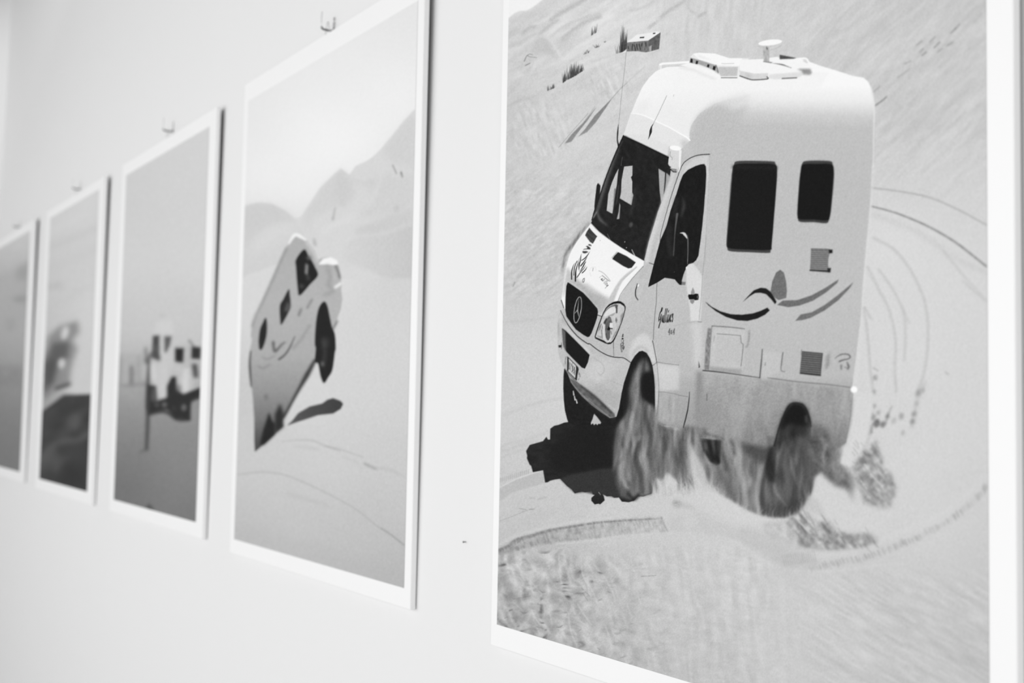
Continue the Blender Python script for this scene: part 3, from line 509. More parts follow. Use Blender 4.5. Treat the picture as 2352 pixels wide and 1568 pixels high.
    P.fill(T('W', '590 735, 680 735, 690 890, 610 900, 570 850'), 222, 1, .3); P.fill(T('W', '790 545, 840 640, 800 740, 770 640'), 85, .9, .5); P.line(T('W', '810 590, 820 690'), 180, 1, .8)
    P.fill(T('W', '1030 380, 1040 480, 900 800, 760 1150, 640 1320, 700 1160, 820 940, 930 700, 950 480'), 130, .75, .8, nz=lambda x, y: 18*noise(x, y, 2, 8, 15, 76))
    P.fill(T('W', '290 770, 330 760, 260 950, 200 1030, 240 880'), 110, .8, .6); P.line(T('W', '355 830, 350 900, 375 960'), 50, 1.8, .8, .3); P.line(T('W', '320 960, 345 1240'), 105, 2, .8, .4)
    P.fill(T('W', '350 770, 430 790, 430 1100, 470 1300, 360 1240, 350 1000'), 212, .9, .5); P.line(T('W', '430 1310, 520 1370, 600 1250'), 225, 2.5, .8, .4); P.fill(T('W', '170 1130, 330 1180, 340 1250, 200 1190'), 150, .8, .8); P.line(T('W', '620 1000, 640 1100'), 80, 1.6, .7, .3)
    P.line(T('W', '705 1345, 712 1568'), 90, 1, .9); P.line(T('H', '783 440, 786 620'), 90, 1, .9)
    # little figure on the wing
    P.fill(T('X', '560 280, 605 360, 560 390, 605 470, 480 500, 500 470, 540 440, 510 380, 535 360'), 15, 1, .2); P.blob(*T('X', '540 590')[0], 2.3, 1.9, 12)
    for q, v, w in (('480 650, 490 850', 110, 1), ('590 680, 570 800, 500 870', 50, 1.3), ('590 850, 560 1000', 45, 1.8), ('440 880, 430 1000, 460 1240, 490 1390', 70, 1.7), ('500 980, 520 1130, 580 1230, 640 1100, 590 1010', 60, 1.6), ('600 1060, 590 1180', 70, 2), ('560 1260, 510 1380', 100, 1)): P.line(T('X', q), v, w, .9)
    # wheel arch flare and door seams
    P.fill(T('H', '990 690, 960 560, 990 450, 1060 380, 1140 340, 1210 370, 1255 460, 1290 620, 1300 690, 1250 720, 1220 640, 1180 575, 1130 550, 1090 560, 1040 610'), 213, .8, 3)
    P.line(T('H', '960 560, 1020 390, 1120 295, 1210 330, 1250 400'), 180, 4, .6, 3); P.line(T('H', '1010 600, 1060 530, 1130 505, 1200 560'), 165, 5, .6, 2)
    P.line(T('E', '260 575, 250 800, 230 1000, 215 1250') , 90, 1.2, .9, .2); P.line(T('H', '1252 430, 1275 540, 1300 680, 1318 850, 1325 1000, 1320 1200, 1300 1330'), 50, [1.6, 1.2, 1.2, 1], .9, .2)
    P.line(T('H', '1212 720, 1260 722, 1300 690'), 90, 1.4, .8, .4); P.line(T('H', '1300 686, 1420 705, 1568 722'), 95, 1.4, .8, .4)
    P.fill(T('H', '1300 700, 1568 735, 1568 1020, 1330 1040'), 212, .75, 3); P.line(T('H', '1280 1042, 1420 1050, 1568 1080'), 110, 1.2, .8, .4)
    P.fill(T('H', '1330 1050, 1568 1085, 1568 1400, 1310 1400'), 170, .8, 4, nz=lambda x, y: 14*noise(x, y, 5, 30, 5, 77)); P.fill(T('H', '1255 740, 1300 700, 1325 1000, 1300 1330, 1282 1200, 1275 900'), 196, .9, .6)
    P.line(T('J', '95 0, 90 80, 75 180, 40 320'), 25, [1, 2, 2.6, 2], .95, .3); P.line(T('J', '0 30, 80 42'), 110, 1.2, .8, .4)
    P.line(T('D', '1070 790, 1048 880, 1050 940, 1075 985'), 18, [1.2, 2, 2.2, 2.2]); P.fill(T('D', '1075 795, 1090 800, 1085 830, 1066 825'), 240)
    P.line(T('D', '1125 720, 1140 800, 1105 930, 1080 980'), 205, 7, .6, 3); P.line(T('D', '1160 780, 1140 900, 1090 985'), 165, 2.5, .5, 2)
    P.line(T('C', '1045 545, 1000 505'), 60, 1, .8)
    # roof-corner lamp
    P.fill(T('C', '1040 200, 1060 186, 1120 184, 1170 205, 1182 235, 1168 440, 1120 470, 1055 450, 1022 400, 1032 300'), 214, 1, .4, lab=VAN); P.blob(*T('C', '1108 210')[0], 13.5, 5.5, 247, 8)
    P.fill(T('C', '1150 230, 1182 240, 1168 440, 1150 440'), 236, 1, .5); P.line(T('C', '1048 250, 1046 300, 1070 330, 1066 350'), 130, 1.2, .8); P.fill(T('C', '1055 452, 1125 462, 1118 492, 1080 485'), 140); P.line(T('C', '1050 460, 1080 492, 1120 496'), 22, 2); P.line(T('C', '1165 440, 1150 490'), 240, 2)
    P.line(T('C', '1020 318, 1016 405, 1050 440'), 22, 2)
    # body windows
    P.fill(T('F', '290 118, 440 114, 610 120, 632 135, 648 180, 650 240, 640 380, 620 600, 606 800, 600 870, 590 925, 572 944, 400 938, 225 928, 200 895, 192 850, 210 640, 235 330, 245 210, 262 145'), 66, 1, .7, lab=WINA, sm=True)
    P.fill(T('F', '275 148, 440 140, 625 148, 645 220, 632 480, 600 860, 585 915, 400 915, 222 902, 200 860, 215 640, 240 330, 250 210'), 22, 1, .8, sm=True); P.line(T('F', '255 170, 640 180'), 34, 8, .6, 2); P.line(T('F', '205 740, 235 330, 255 190'), 55, 2.5, .6, 1)
    P.fill(T('F', '900 118, 1010 112, 1130 118, 1150 145, 1162 200, 1160 300, 1135 560, 1120 630, 1095 676, 980 668, 855 664, 835 620, 830 570, 845 340, 860 200, 875 140'), 62, 1, .8, lab=WINB, sm=True)
    P.fill(T('F', '885 148, 1010 142, 1140 148, 1156 220, 1150 330, 1125 600, 1100 650, 980 645, 850 640, 835 590, 850 340, 865 200'), 20, 1, .8, sm=True)
    # vents
    vz = lambda x, y: 42*np.sin((y-(x-1860)*.03)*2*math.pi/4.4)
    P.fill(T('F', '955 905, 1130 910, 1110 1000, 1108 1060, 1125 1120, 945 1105'), 118, 1, .6, nz=vz, lab=VAN); P.fill(T('F', '1112 915, 1148 912, 1150 945, 1120 950'), 20, .95, .7); P.line(T('F', '945 1100, 1120 1112'), 28, 3, .9, .7); P.fill(T('F', '1100 1080, 1135 1078, 1130 1120, 1105 1118'), 30, .9, .7); P.line(T('F', '955 908, 1110 912'), 70, 2, .8, .6)
    P.fill(T('G', '950 418, 1138 436, 1118 640, 930 620'), 92, 1, .7, nz=lambda x, y: 32*np.sin((y-(x-1840)*.09)*2*math.pi/4.9)); P.line(T('G', '940 615, 1118 635'), 22, 3, .8, .7); P.line(T('G', '1135 440, 1118 630'), 55, 2, .7, .6); P.line(T('G', '955 422, 1135 438'), 55, 2.5, .8, .6); P.line(T('G', '948 400, 945 450'), 100, 1.5, .6, .6)
    # service hatch
    P.fill(T('G', '105 210, 135 210, 112 585, 72 585, 85 350'), 120, .85, 1, nz=lambda x, y: 26*noise(x, y, 3, 5, 0, 80)); P.line(T('G', '140 190, 300 200, 435 216'), 95, 2.2, .8, .6); P.line(T('G', '140 195, 125 380, 112 590'), 110, 1.6, .7, .5)
    P.fill(T('G', '150 205, 440 225, 420 600, 120 585'), 202, .6, 2.5); P.fill(T('G', '185 280, 395 290, 420 370, 400 545, 160 530'), 190, .7, 2); P.line(T('G', '185 260, 300 268, 395 276'), 110, 1.6, .8, .5); P.line(T('G', '398 278, 405 340, 422 370, 402 550'), 105, 1.7, .8, .6); P.line(T('G', '165 280, 155 330'), 150, 1.5, .7, .6)
    P.line(T('G', '478 230, 470 330, 452 380'), 130, 4, .6, 1.2, nz=lambda x, y: 25*noise(x, y, 3, 3, 0, 81)); P.fill(T('G', '20 500, 35 560, 20 570'), 60, .8, .7)
    P.fill(T('G', '110 550, 410 580, 405 625, 130 600'), 150, .7, 2); P.line(T('G', '60 590, 250 610, 570 655'), 55, [2.6, 2, 1.5], .9, .6); P.line(T('G', '640 655, 900 690, 1200 718, 1400 745'), 112, 2.2, .85, .7)
    P.line(T('G', '595 400, 585 520, 572 655'), 50, [2, 2.6, 2.6], .85, .7); P.line(T('G', '780 430, 768 520, 764 590, 800 600'), 85, [2.4, 2.4, 1.2], .8, .7); P.fill(T('G', '600 410, 760 430, 750 600, 590 690'), 202, .5, 3); P.line(T('G', '622 520, 620 545'), 120, 2, .7, .6)
    P.line(T('G', '575 670, 590 700, 680 720'), 140, 1.5, .6, 1); P.line(T('G', '95 800, 95 860'), 60, [1, 3, 1], .8, .7)
    # swoosh emblem on the side
    P.fill(T('F', '0 1380, 60 1428, 140 1470, 230 1495, 330 1500, 430 1488, 500 1465, 562 1436, 584 1460, 540 1500, 470 1535, 380 1556, 290 1550, 190 1520, 100 1470, 30 1415'), 24, 1, .6)
    P.fill(T('F', '340 1385, 390 1330, 440 1280, 500 1257, 550 1262, 600 1300, 645 1385, 630 1405, 595 1360, 550 1315, 500 1302, 450 1305, 400 1335'), 26, 1, .6)
    P.fill(T('F', '678 1095, 710 1120, 730 1200, 738 1290, 730 1350, 660 1368, 620 1340, 590 1290, 605 1200, 640 1120'), 110, 1, .7, nz=lambda x, y: 8*noise(x, y, 2, 2, 0, 82))
    P.fill(T('F', '648 1412, 700 1372, 830 1368, 960 1325, 1080 1260, 1205 1180, 1190 1215, 1090 1300, 970 1375, 850 1418, 750 1432'), 108, 1, .7, nz=lambda x, y: 8*noise(x, y, 2, 2, 0, 83))
    P.fill(T('F', '812 1555, 860 1498, 960 1478, 1080 1410, 1200 1320, 1338 1205, 1300 1265, 1200 1370, 1080 1460, 950 1528, 880 1548'), 112, 1, .7, nz=lambda x, y: 8*noise(x, y, 2, 2, 0, 84))
    # rear scribbles
    P.line(T('Y', '740 670, 830 580, 1000 480, 1180 450, 1350 470, 1440 560, 1420 620, 1300 680, 1100 720, 960 780'), 100, [1, 3, 3.4, 3, 4], .85, .6)
    P.line(T('Y', '1300 800, 1330 900, 1370 1000, 1340 1130'), 90, [2, 4, 5, 3], .8, .9); P.line(T('Y', '1030 960, 1040 1120'), 100, 4, .7, 1); P.line(T('Y', '1200 1040, 1300 1080'), 115, 3, .6, .8)
    P.line(T('Y', '520 400, 430 650, 430 850, 350 1100'), 125, [3, 8, 9, 5], .55, 2, nz=lambda x, y: 25*noise(x, y, 3, 3, 0, 85))
    # lettering on the door: Gulliver 4x4
    for q, w in (('375 215, 345 320, 285 430, 255 560, 240 680, 240 750',[3.4,3.2,2,1.6,1.8,1.2]),('240 700, 290 660, 330 600',[1.6,1.2]),('345 460, 320 600, 300 760, 265 880, 240 1000',[1.4,2.6,2.2,1.8,2.2]),('395 510, 370 640, 375 760, 400 720',[1,1.3,2.2,1.8]),('435 510, 400 680, 405 780',[1,1.8,2.2]),('530 240, 490 430, 455 640, 450 790',[1.8,1.3,1.6,2.6]),('585 245, 550 400, 515 640, 510 770',[1.8,1.3,1.3,2.4]),('600 470, 575 620, 570 775',[1,1.4,2.6]),('640 310, 625 375',[1.4,1.8]),('645 480, 615 640, 620 770',[1,1,2.6]),('690 480, 660 660, 625 740',[1,1.5,1.8]),('745 470, 700 600, 690 760, 730 700',[1.6,2.2,2.8,1.6]),('800 455, 785 560, 800 640, 775 755',[3.2,2.6,1.3,2.6])):
        P.line(T('S', q), 20, w, .92, .15)
    for q, w in (('680 1040, 620 1190, 690 1190',1.4),('680 1040, 665 1280',[1.2,1.8]),('725 1110, 765 1260',1.6),('770 1100, 715 1240',1.2),('870 1040, 800 1190, 870 1190',1.3),('870 1040, 845 1265',[1.2,1.9])):
        P.line(T('S', q), 70, w, .9, .2, sm=False)
    P.line(T('E', '0 1180, 60 1160'), 185, 2, .5, 1)

    # ---- wheels and churned sand
    P.fill(T('H', '990 690, 1040 610, 1090 560, 1130 550, 1180 575, 1220 640, 1250 730, 1270 850, 1280 1000, 1282 1200, 1270 1330, 1200 1568, 800 1568, 800 1400, 820 1340, 850 1240, 880 1060, 910 930, 950 810'), 22, 1, .5, lab=WHEEL, nz=lambda x, y: 4*noise(x, y, 5, 20, 0, 90))
    streak = lambda x, y: 1.35*(20*noise(x+5*noise(x, y, 20, 30, 0, 190), y, 8, 62, 5, 91)+15*noise(x, y, 17, 40, 10, 92)+9*noise(x, y, 4, 22, 0, 191))
    P.fill(T('H', '1090 700, 1150 640, 1200 700, 1230 800, 1180 800, 1130 820, 1115 900, 1100 1000, 1130 1110, 1200 1180, 1290 1260, 1300 1568, 830 1568, 840 1450, 930 1350, 975 1180, 980 1000, 1005 900, 1040 790'), 118, .9, 3.5, nz=streak)
    P.fill(T('H', '1130 640, 1180 640, 1150 900, 1120 900'), 45, .6, 3); P.fill(T('H', '1105 920, 1150 820, 1240 820, 1265 950, 1240 1180, 1215 1200, 1130 1090'), 20, .85, 3)
    P.fill(T('I', '1260 300, 1400 100, 1500 0, 1680 60, 1700 240, 1815 300, 2000 350, 2060 300, 2300 330, 2330 1000, 2190 1075, 2060 1085, 1990 1000, 1900 900, 1840 870, 1790 960, 1720 930, 1750 1100, 1540 1150, 1500 1140, 1400 1190, 1290 1150, 1240 1000, 1205 800, 1200 550'), 112, .92, 3, nz=streak)
    for q, v, w, al in (('1310 560, 1290 700, 1290 850, 1330 990, 1380 1050',160,[4,10,13,6],.8),('1440 150, 1400 350, 1370 560',150,8,.7),('1520 420, 1450 540, 1400 700, 1390 950',140,9,.6),('1600 700, 1590 900, 1600 1100',140,10,.7),
        ('1600 30, 1590 200, 1650 420, 1650 560',62,[6,10,9,3],.75),('1500 500, 1470 700, 1530 900, 1550 1100',68,[6,12,12,10],.75),('1320 520, 1340 640, 1260 760',80,[6,8,4],.6),('1250 350, 1230 560, 1230 800',88,8,.5),
        ('1800 440, 1830 580',65,8,.6),('1380 1120, 1450 1180, 1500 1130',38,8,.8),('1690 1000, 1680 1110',110,6,.6),('2060 880, 2120 960, 2110 1070',78,[6,14,12],.8),('2250 420, 2300 700',60,8,.7),('1960 600, 2000 850',90,14,.5),('1720 620, 1760 850',98,16,.5),
        ('2130 420, 2160 700, 2180 1000',186,[4,12,20],.85),('2200 560, 2230 800, 2280 1000',190,[4,16,24],.8),('1940 180, 1900 260, 1850 300',175,5,.5),('1740 50, 1720 260, 1720 420',150,4,.6)):
        P.line(T('I', q), v, w, al, 2, nz=lambda x, y: 8*noise(x, y, 4, 20, 5, 93))
    P.line(T('I', '1815 302, 1900 312, 2000 342'), 185, 1.6, .7, .6)
    P.fill(T('I', '1720 925, 1765 985, 1800 960, 1850 860, 1885 920, 1905 935, 1940 925, 1975 1000, 2010 1020, 2055 1092, 2200 1072, 2300 1000, 2300 1140, 1700 1150, 1765 1100'), 203, .95, 1.5, nz=lambda x, y: 7*noise(x, y, 3, 14, -10, 94))
    # between the wheels
    P.fill(T('J', '0 320, 195 418, 400 432, 560 460, 780 498, 870 470, 900 700, 800 900, 760 1118, 640 1080, 580 1045, 440 965, 330 900, 180 880, 0 890'), 122, .95, 2, nz=streak)
    P.fill(T('J', '190 420, 380 432, 372 640, 340 662, 280 625, 215 520'), 24, .95, 1.5); P.line(T('J', '210 365, 330 400, 400 420'), 70, 5, .6, 2, nz=lambda x, y: 25*noise(x, y, 3, 3, 0, 95)); P.line(T('J', '200 408, 330 425'), 150, 1.3, .7, .5)
    P.line(T('J', '400 560, 430 700'), 62, [6, 12], .8, 3); P.line(T('J', '470 440, 500 560'), 55, 8, .7, 3); P.fill(T('J', '540 455, 830 505, 800 620, 720 640, 600 560'), 62, .8, 5); P.fill(T('J', '370 680, 520 700, 560 1000, 400 900, 300 700'), 100, .6, 6)
    P.fill(T('J', '105 470, 140 480, 185 580, 240 700, 300 860, 320 900, 150 895, 115 760, 100 600'), 192, .9, 3); P.fill(T('J', '0 400, 60 420, 90 700, 130 840, 100 890, 0 890'), 98, .7, 4, nz=streak)
    P.line(T('J', '520 560, 560 780, 590 900, 600 1060'), 172, [4, 10, 8, 8], .7, 3); P.line(T('J', '750 660, 700 850, 700 1000, 730 1100'), 170, [5, 8, 8, 8], .75, 3); P.line(T('J', '440 330, 430 430, 540 560'), 165, 4, .5, 2)
    P.fill(T('J', '800 400, 850 400, 850 470, 810 480'), 100, .6, 2)
    # rear wheel in flying sand
    arch = T('J', '858 485, 880 400, 900 330, 940 220, 985 130, 1030 100, 1110 110, 1150 160, 1175 230, 1190 310, 1200 420, 1300 500, 1420 600, 1300 690, 1220 800, 1190 930, 1130 1040, 1060 1100, 960 1130, 850 1136, 740 1112, 720 950, 760 700, 830 510')
    P.fill(arch, 76, 1, 2.5, lab=WHEEL2, nz=lambda x, y: .55*streak(x, y))
    P.fill(T('J', '850 480, 900 330, 940 220, 985 130, 1030 100, 1110 110, 1150 160, 1185 280, 1180 420, 1090 400, 1010 420, 930 560'), 20, .55, 5); P.fill(T('J', '900 350, 940 220, 985 130, 1030 100, 1110 110, 1150 160, 1175 260, 1160 300, 1080 300, 1000 280'), 18, .9, 4); P.line(T('J', '840 500, 820 620, 850 790'), 32, [8, 20, 12], .85, 4)
    P.fill(T('J', '760 820, 900 790, 1000 860, 960 1000, 800 1020'), 110, .6, 7); P.fill(T('J', '950 950, 1080 960, 1060 1090, 950 1110'), 58, .7, 5); P.line(T('J', '950 450, 980 700'), 105, 8, .5, 3); P.line(T('J', '1145 220, 1150 270'), 110, 5, .6, 2)
    P.fill(T('J', '1190 400, 1250 600, 1180 860, 1060 800, 1080 560'), 88, .6, 8)
    P.line(T('J', '858 485, 900 330, 940 220, 985 130, 1030 100, 1110 110, 1150 160, 1175 230, 1190 310'), 14, 3, .7, 1)
    clump = lambda x, y: 24*noise(x, y, 12, 20, -22, 96)+9*noise(x, y, 5, 6, 0, 97)
    P.fill(T('J', '1195 300, 1320 360, 1400 430, 1470 480, 1440 640, 1500 690, 1550 770, 1560 880, 1490 870, 1430 850, 1340 800, 1260 730, 1190 640'), 104, .85, 6, nz=clump)
    P.fill(T('J', '1200 270, 1330 330, 1280 420, 1200 400'), 100, .6, 6)
    P.line(T('J', '1325 470, 1300 560, 1312 660'), 165, 5, .8, 2); P.blob(*T('J', '1400 620')[0], 8, 14, 155, 20, .6, 4)
    wr = np.random.RandomState(21)
    for k in range(70):
        t = wr.rand(); x = 1425+t*430; top = np.interp(x, [1425, 1480, 1560, 1700, 1790, 1860], [960, 880, 985, 985, 1000, 1010]); bot = np.interp(x, [1425, 1500, 1600, 1700, 1790, 1860], [1120, 1125, 1110, 1150, 1185, 1150])
        y0 = top+wr.rand()*(bot-top)*.6; L = 25+wr.rand()*60; dx = wr.randn()*9+5; bright = wr.rand() < .5
        P.line([(x, y0), (x+dx*.4+wr.randn()*3, y0+L*.5), (x+dx, min(y0+L, bot))], (158 if bright else 78)+wr.randn()*14, [1, 3+wr.rand()*5, 1], .38, 2)
    for k in range(26):   # sand lifting over the lower panels
        x = 1590+wr.rand()*110; y0 = 960+wr.rand()*30; P.line([(x, y0), (x+wr.randn()*3, y0+30), (x+6, y0+70)], 172+wr.randn()*10, [.6, 3, 1], .35, 1.6)
    P.fill(T('J', '1180 330, 1260 360, 1330 420, 1300 600, 1220 760, 1150 700'), 88, .5, 9, nz=clump)
    for k in range(60):
        x, y = 1860+wr.rand()*95, 985+wr.rand()*100
        if y > 985+(x-1860)*.3: P.line([(x, y), (x+3+wr.randn()*3, y+6+wr.rand()*12)], 75+wr.rand()*95, [1, 3, 1], .5, 1.3)
    for q, w in (('1520 760, 1550 860, 1575 960', 7), ('1500 800, 1530 900, 1570 1000', 5), ('1540 720, 1570 800, 1590 880', 5)): P.line(T('J', q), 95, [2, w, 1], .6, 3.5)
    # ragged lower edge where sand is thrown up, and long light and dark plumes
    for k in range(120):
        x = 1500+wr.rand()*150; yb = np.interp(x, [1500, 1560, 1600, 1650], [1138, 1128, 1122, 1130]); L = (8+26*wr.rand()**2)*(1.3 if x < 1570 else 1)
        P.line([(x, yb+4), (x-1+wr.randn()*2, yb-L*.5), (x-3+wr.randn()*4, yb-L)], 200+wr.randn()*6, [4, 2.5, .6], .6, .9)
    for k in range(90):
        x = 1650+wr.rand()*215; yb = np.interp(x, [1650, 1700, 1750, 1790, 1830, 1865], [1128, 1162, 1184, 1188, 1180, 1130]); L = 6+22*wr.rand()**2
        P.line([(x, yb+4), (x+wr.randn()*2, yb-L*.5), (x+2+wr.randn()*3, yb-L)], 188+wr.randn()*10, [3.5, 2, .6], .2, 1.4)
    for q, v, w, al in (('1425 965, 1440 1010, 1432 1060, 1445 1100', 166, [2, 7, 8, 3], .6), ('1462 850, 1466 900, 1452 960, 1446 1010', 168, [2, 6, 7, 3], .6), ('1478 960, 1490 1010, 1500 1080', 80, [2, 8, 6], .6), ('1505 1000, 1518 1050, 1522 1110', 150, [2, 7, 4], .5), ('1535 1000, 1548 1050, 1552 1100', 84, [3, 9, 5], .5),
        ('1580 990, 1588 1040, 1600 1100, 1625 1125', 205, [2, 7, 13, 12], .7), ('1600 1060, 1625 1120', 200, [3, 12], .6), ('1640 1060, 1668 1110, 1690 1150', 92, [5, 14, 10], .5), ('1692 1010, 1702 1060, 1712 1120, 1716 1160', 176, [2, 5, 7, 5], .65), ('1745 1070, 1738 1120, 1742 1170', 172, [2, 5, 6], .6), ('1722 1040, 1730 1090', 84, [3, 8], .5),
        ('1668 950, 1672 1000, 1684 1050', 178, [1, 4, 2], .5), ('1800 1060, 1812 1110, 1806 1160', 112, [4, 12, 8], .5), ('1842 1020, 1850 1080, 1840 1130', 70, [4, 12, 8], .45), ('1770 1040, 1764 1080, 1775 1105', 36, [6, 15, 8], .6)):
        P.line(T('T', q.replace(',', ' ')), v, w, al, 3)
    # pale rear bumper strip
    P.fill(T('J', '1590 28, 1610 0, 1742 0, 1745 150, 1705 380, 1650 560, 1585 655, 1530 665, 1455 645, 1490 495, 1540 462, 1565 230'), 213, 1, 1.8, lab=VAN); P.line(T('J', '1745 180, 1710 400, 1650 560'), 170, 3, .6, 2, nz=clump)
    P.line(T('J', '1562 60, 1545 260, 1500 430, 1480 470'), 118, 3, .6, 2)
    P.line(T('F', '1515 140, 1500 450, 1455 900, 1430 1200, 1408 1568'), 220, 4, .6, 1.5); P.line(T('B', '1480 700, 1510 900, 1508 1200, 1503 1568'), 226, 3.5, .8, 1.2)
    P.line(T('G', '1500 120, 1462 480, 1432 700'), 216, 6, .7, 2); P.blob(*T('G', '1420 762')[0], 8, 7.5, 250, 0, 1, 1.2)
    P.fill(T('J', '1215 770, 1270 735, 1340 800, 1400 875, 1480 880, 1570 1010, 1700 1060, 1850 1150, 1900 1290, 1700 1260, 1500 1265, 1400 1200, 1300 1130, 1230 1060, 1215 960, 1180 940, 1250 900'), 209, .95, 3.5)
    P.fill(T('J', '1090 1080, 1180 930, 1260 980, 1330 1130, 1200 1080'), 195, .8, 3)
    rub = lambda x, y: 34*noise(x, y, 17, 7, 50, 98)+26*noise(x, y, 8, 8, 0, 99)
    wr = np.random.RandomState(8)
    P.fill(T('J', '1640 560, 1780 430, 1800 520, 1840 600, 1820 680, 1900 720, 1960 860, 1910 1035, 1790 1040, 1660 985, 1620 860, 1590 780, 1560 690'), 158, .85, 4, nz=rub)
    P.fill(T('J', '1060 1080, 1100 1060, 1260 1190, 1330 1150, 1450 1260, 1560 1280, 1720 1275, 1800 1345, 1650 1395, 1400 1420, 1200 1410, 1060 1390, 1080 1290, 960 1180, 1000 1130'), 156, .85, 4, nz=rub)
    P.fill(T('J', '760 1150, 960 1160, 1060 1290, 1050 1390, 900 1330, 780 1280'), 186, .6, 5, nz=lambda x, y: .5*rub(x, y))
    for k in range(150):
        if k % 2: t = wr.rand(); x = 1560+415+wr.rand()*85-25; y = 1015+wr.rand()*145; ok = abs((x-1975-(y-1020)*.35)) < 38
        else: x = 1835+wr.rand()*180; y = 1175+wr.rand()*85; ok = abs(y-(1200+(x-1835)*.27)) < 30
        if ok:
            L = 4+wr.rand()*9; P.line([(x-L*.5, y-L*.7), (x+L*.5, y+L*.7)], (85 if wr.rand() < .6 else 205)+wr.rand()*30, [1, 2.6, 1], .55, 1.1)
    for q, v, w in (('1005 1125, 1060 1180, 1130 1240',115,3),('1080 1090, 1150 1170, 1240 1270',100,3.5),('1150 1075, 1180 1120',110,3),('1280 1180, 1330 1240, 1370 1280',80,7),('1690 1280, 1760 1320',85,6),('1520 1320, 1570 1345',75,6),('1470 1330, 1500 1360',80,5),('1140 1290, 1190 1330',100,7),('1720 470, 1800 560',110,4),('1680 560, 1740 640, 1790 700',105,5),('1690 820, 1750 920, 1790 990',95,6),('1880 1000, 1900 1030',115,4),('1850 800, 1960 860',120,4),('1760 860, 1800 930',90,7)):
        P.line(T('J', q), v, [1]+(list(w) if isinstance(w, list) else [w, w])+[1], .6, 2)
    for q in ('1040 1120, 1180 1270', '1110 1090, 1210 1210', '1640 800, 1690 870', '1730 740, 1830 850', '1670 650, 1700 690'): P.line(T('J', q), 208, 3.5, .7, 1.2)
    P.line(T('J', '160 895, 330 925, 470 1000, 600 1080, 760 1140, 900 1160'), 210, 9, .7, 3)
    P.grain(4.2)
    return P

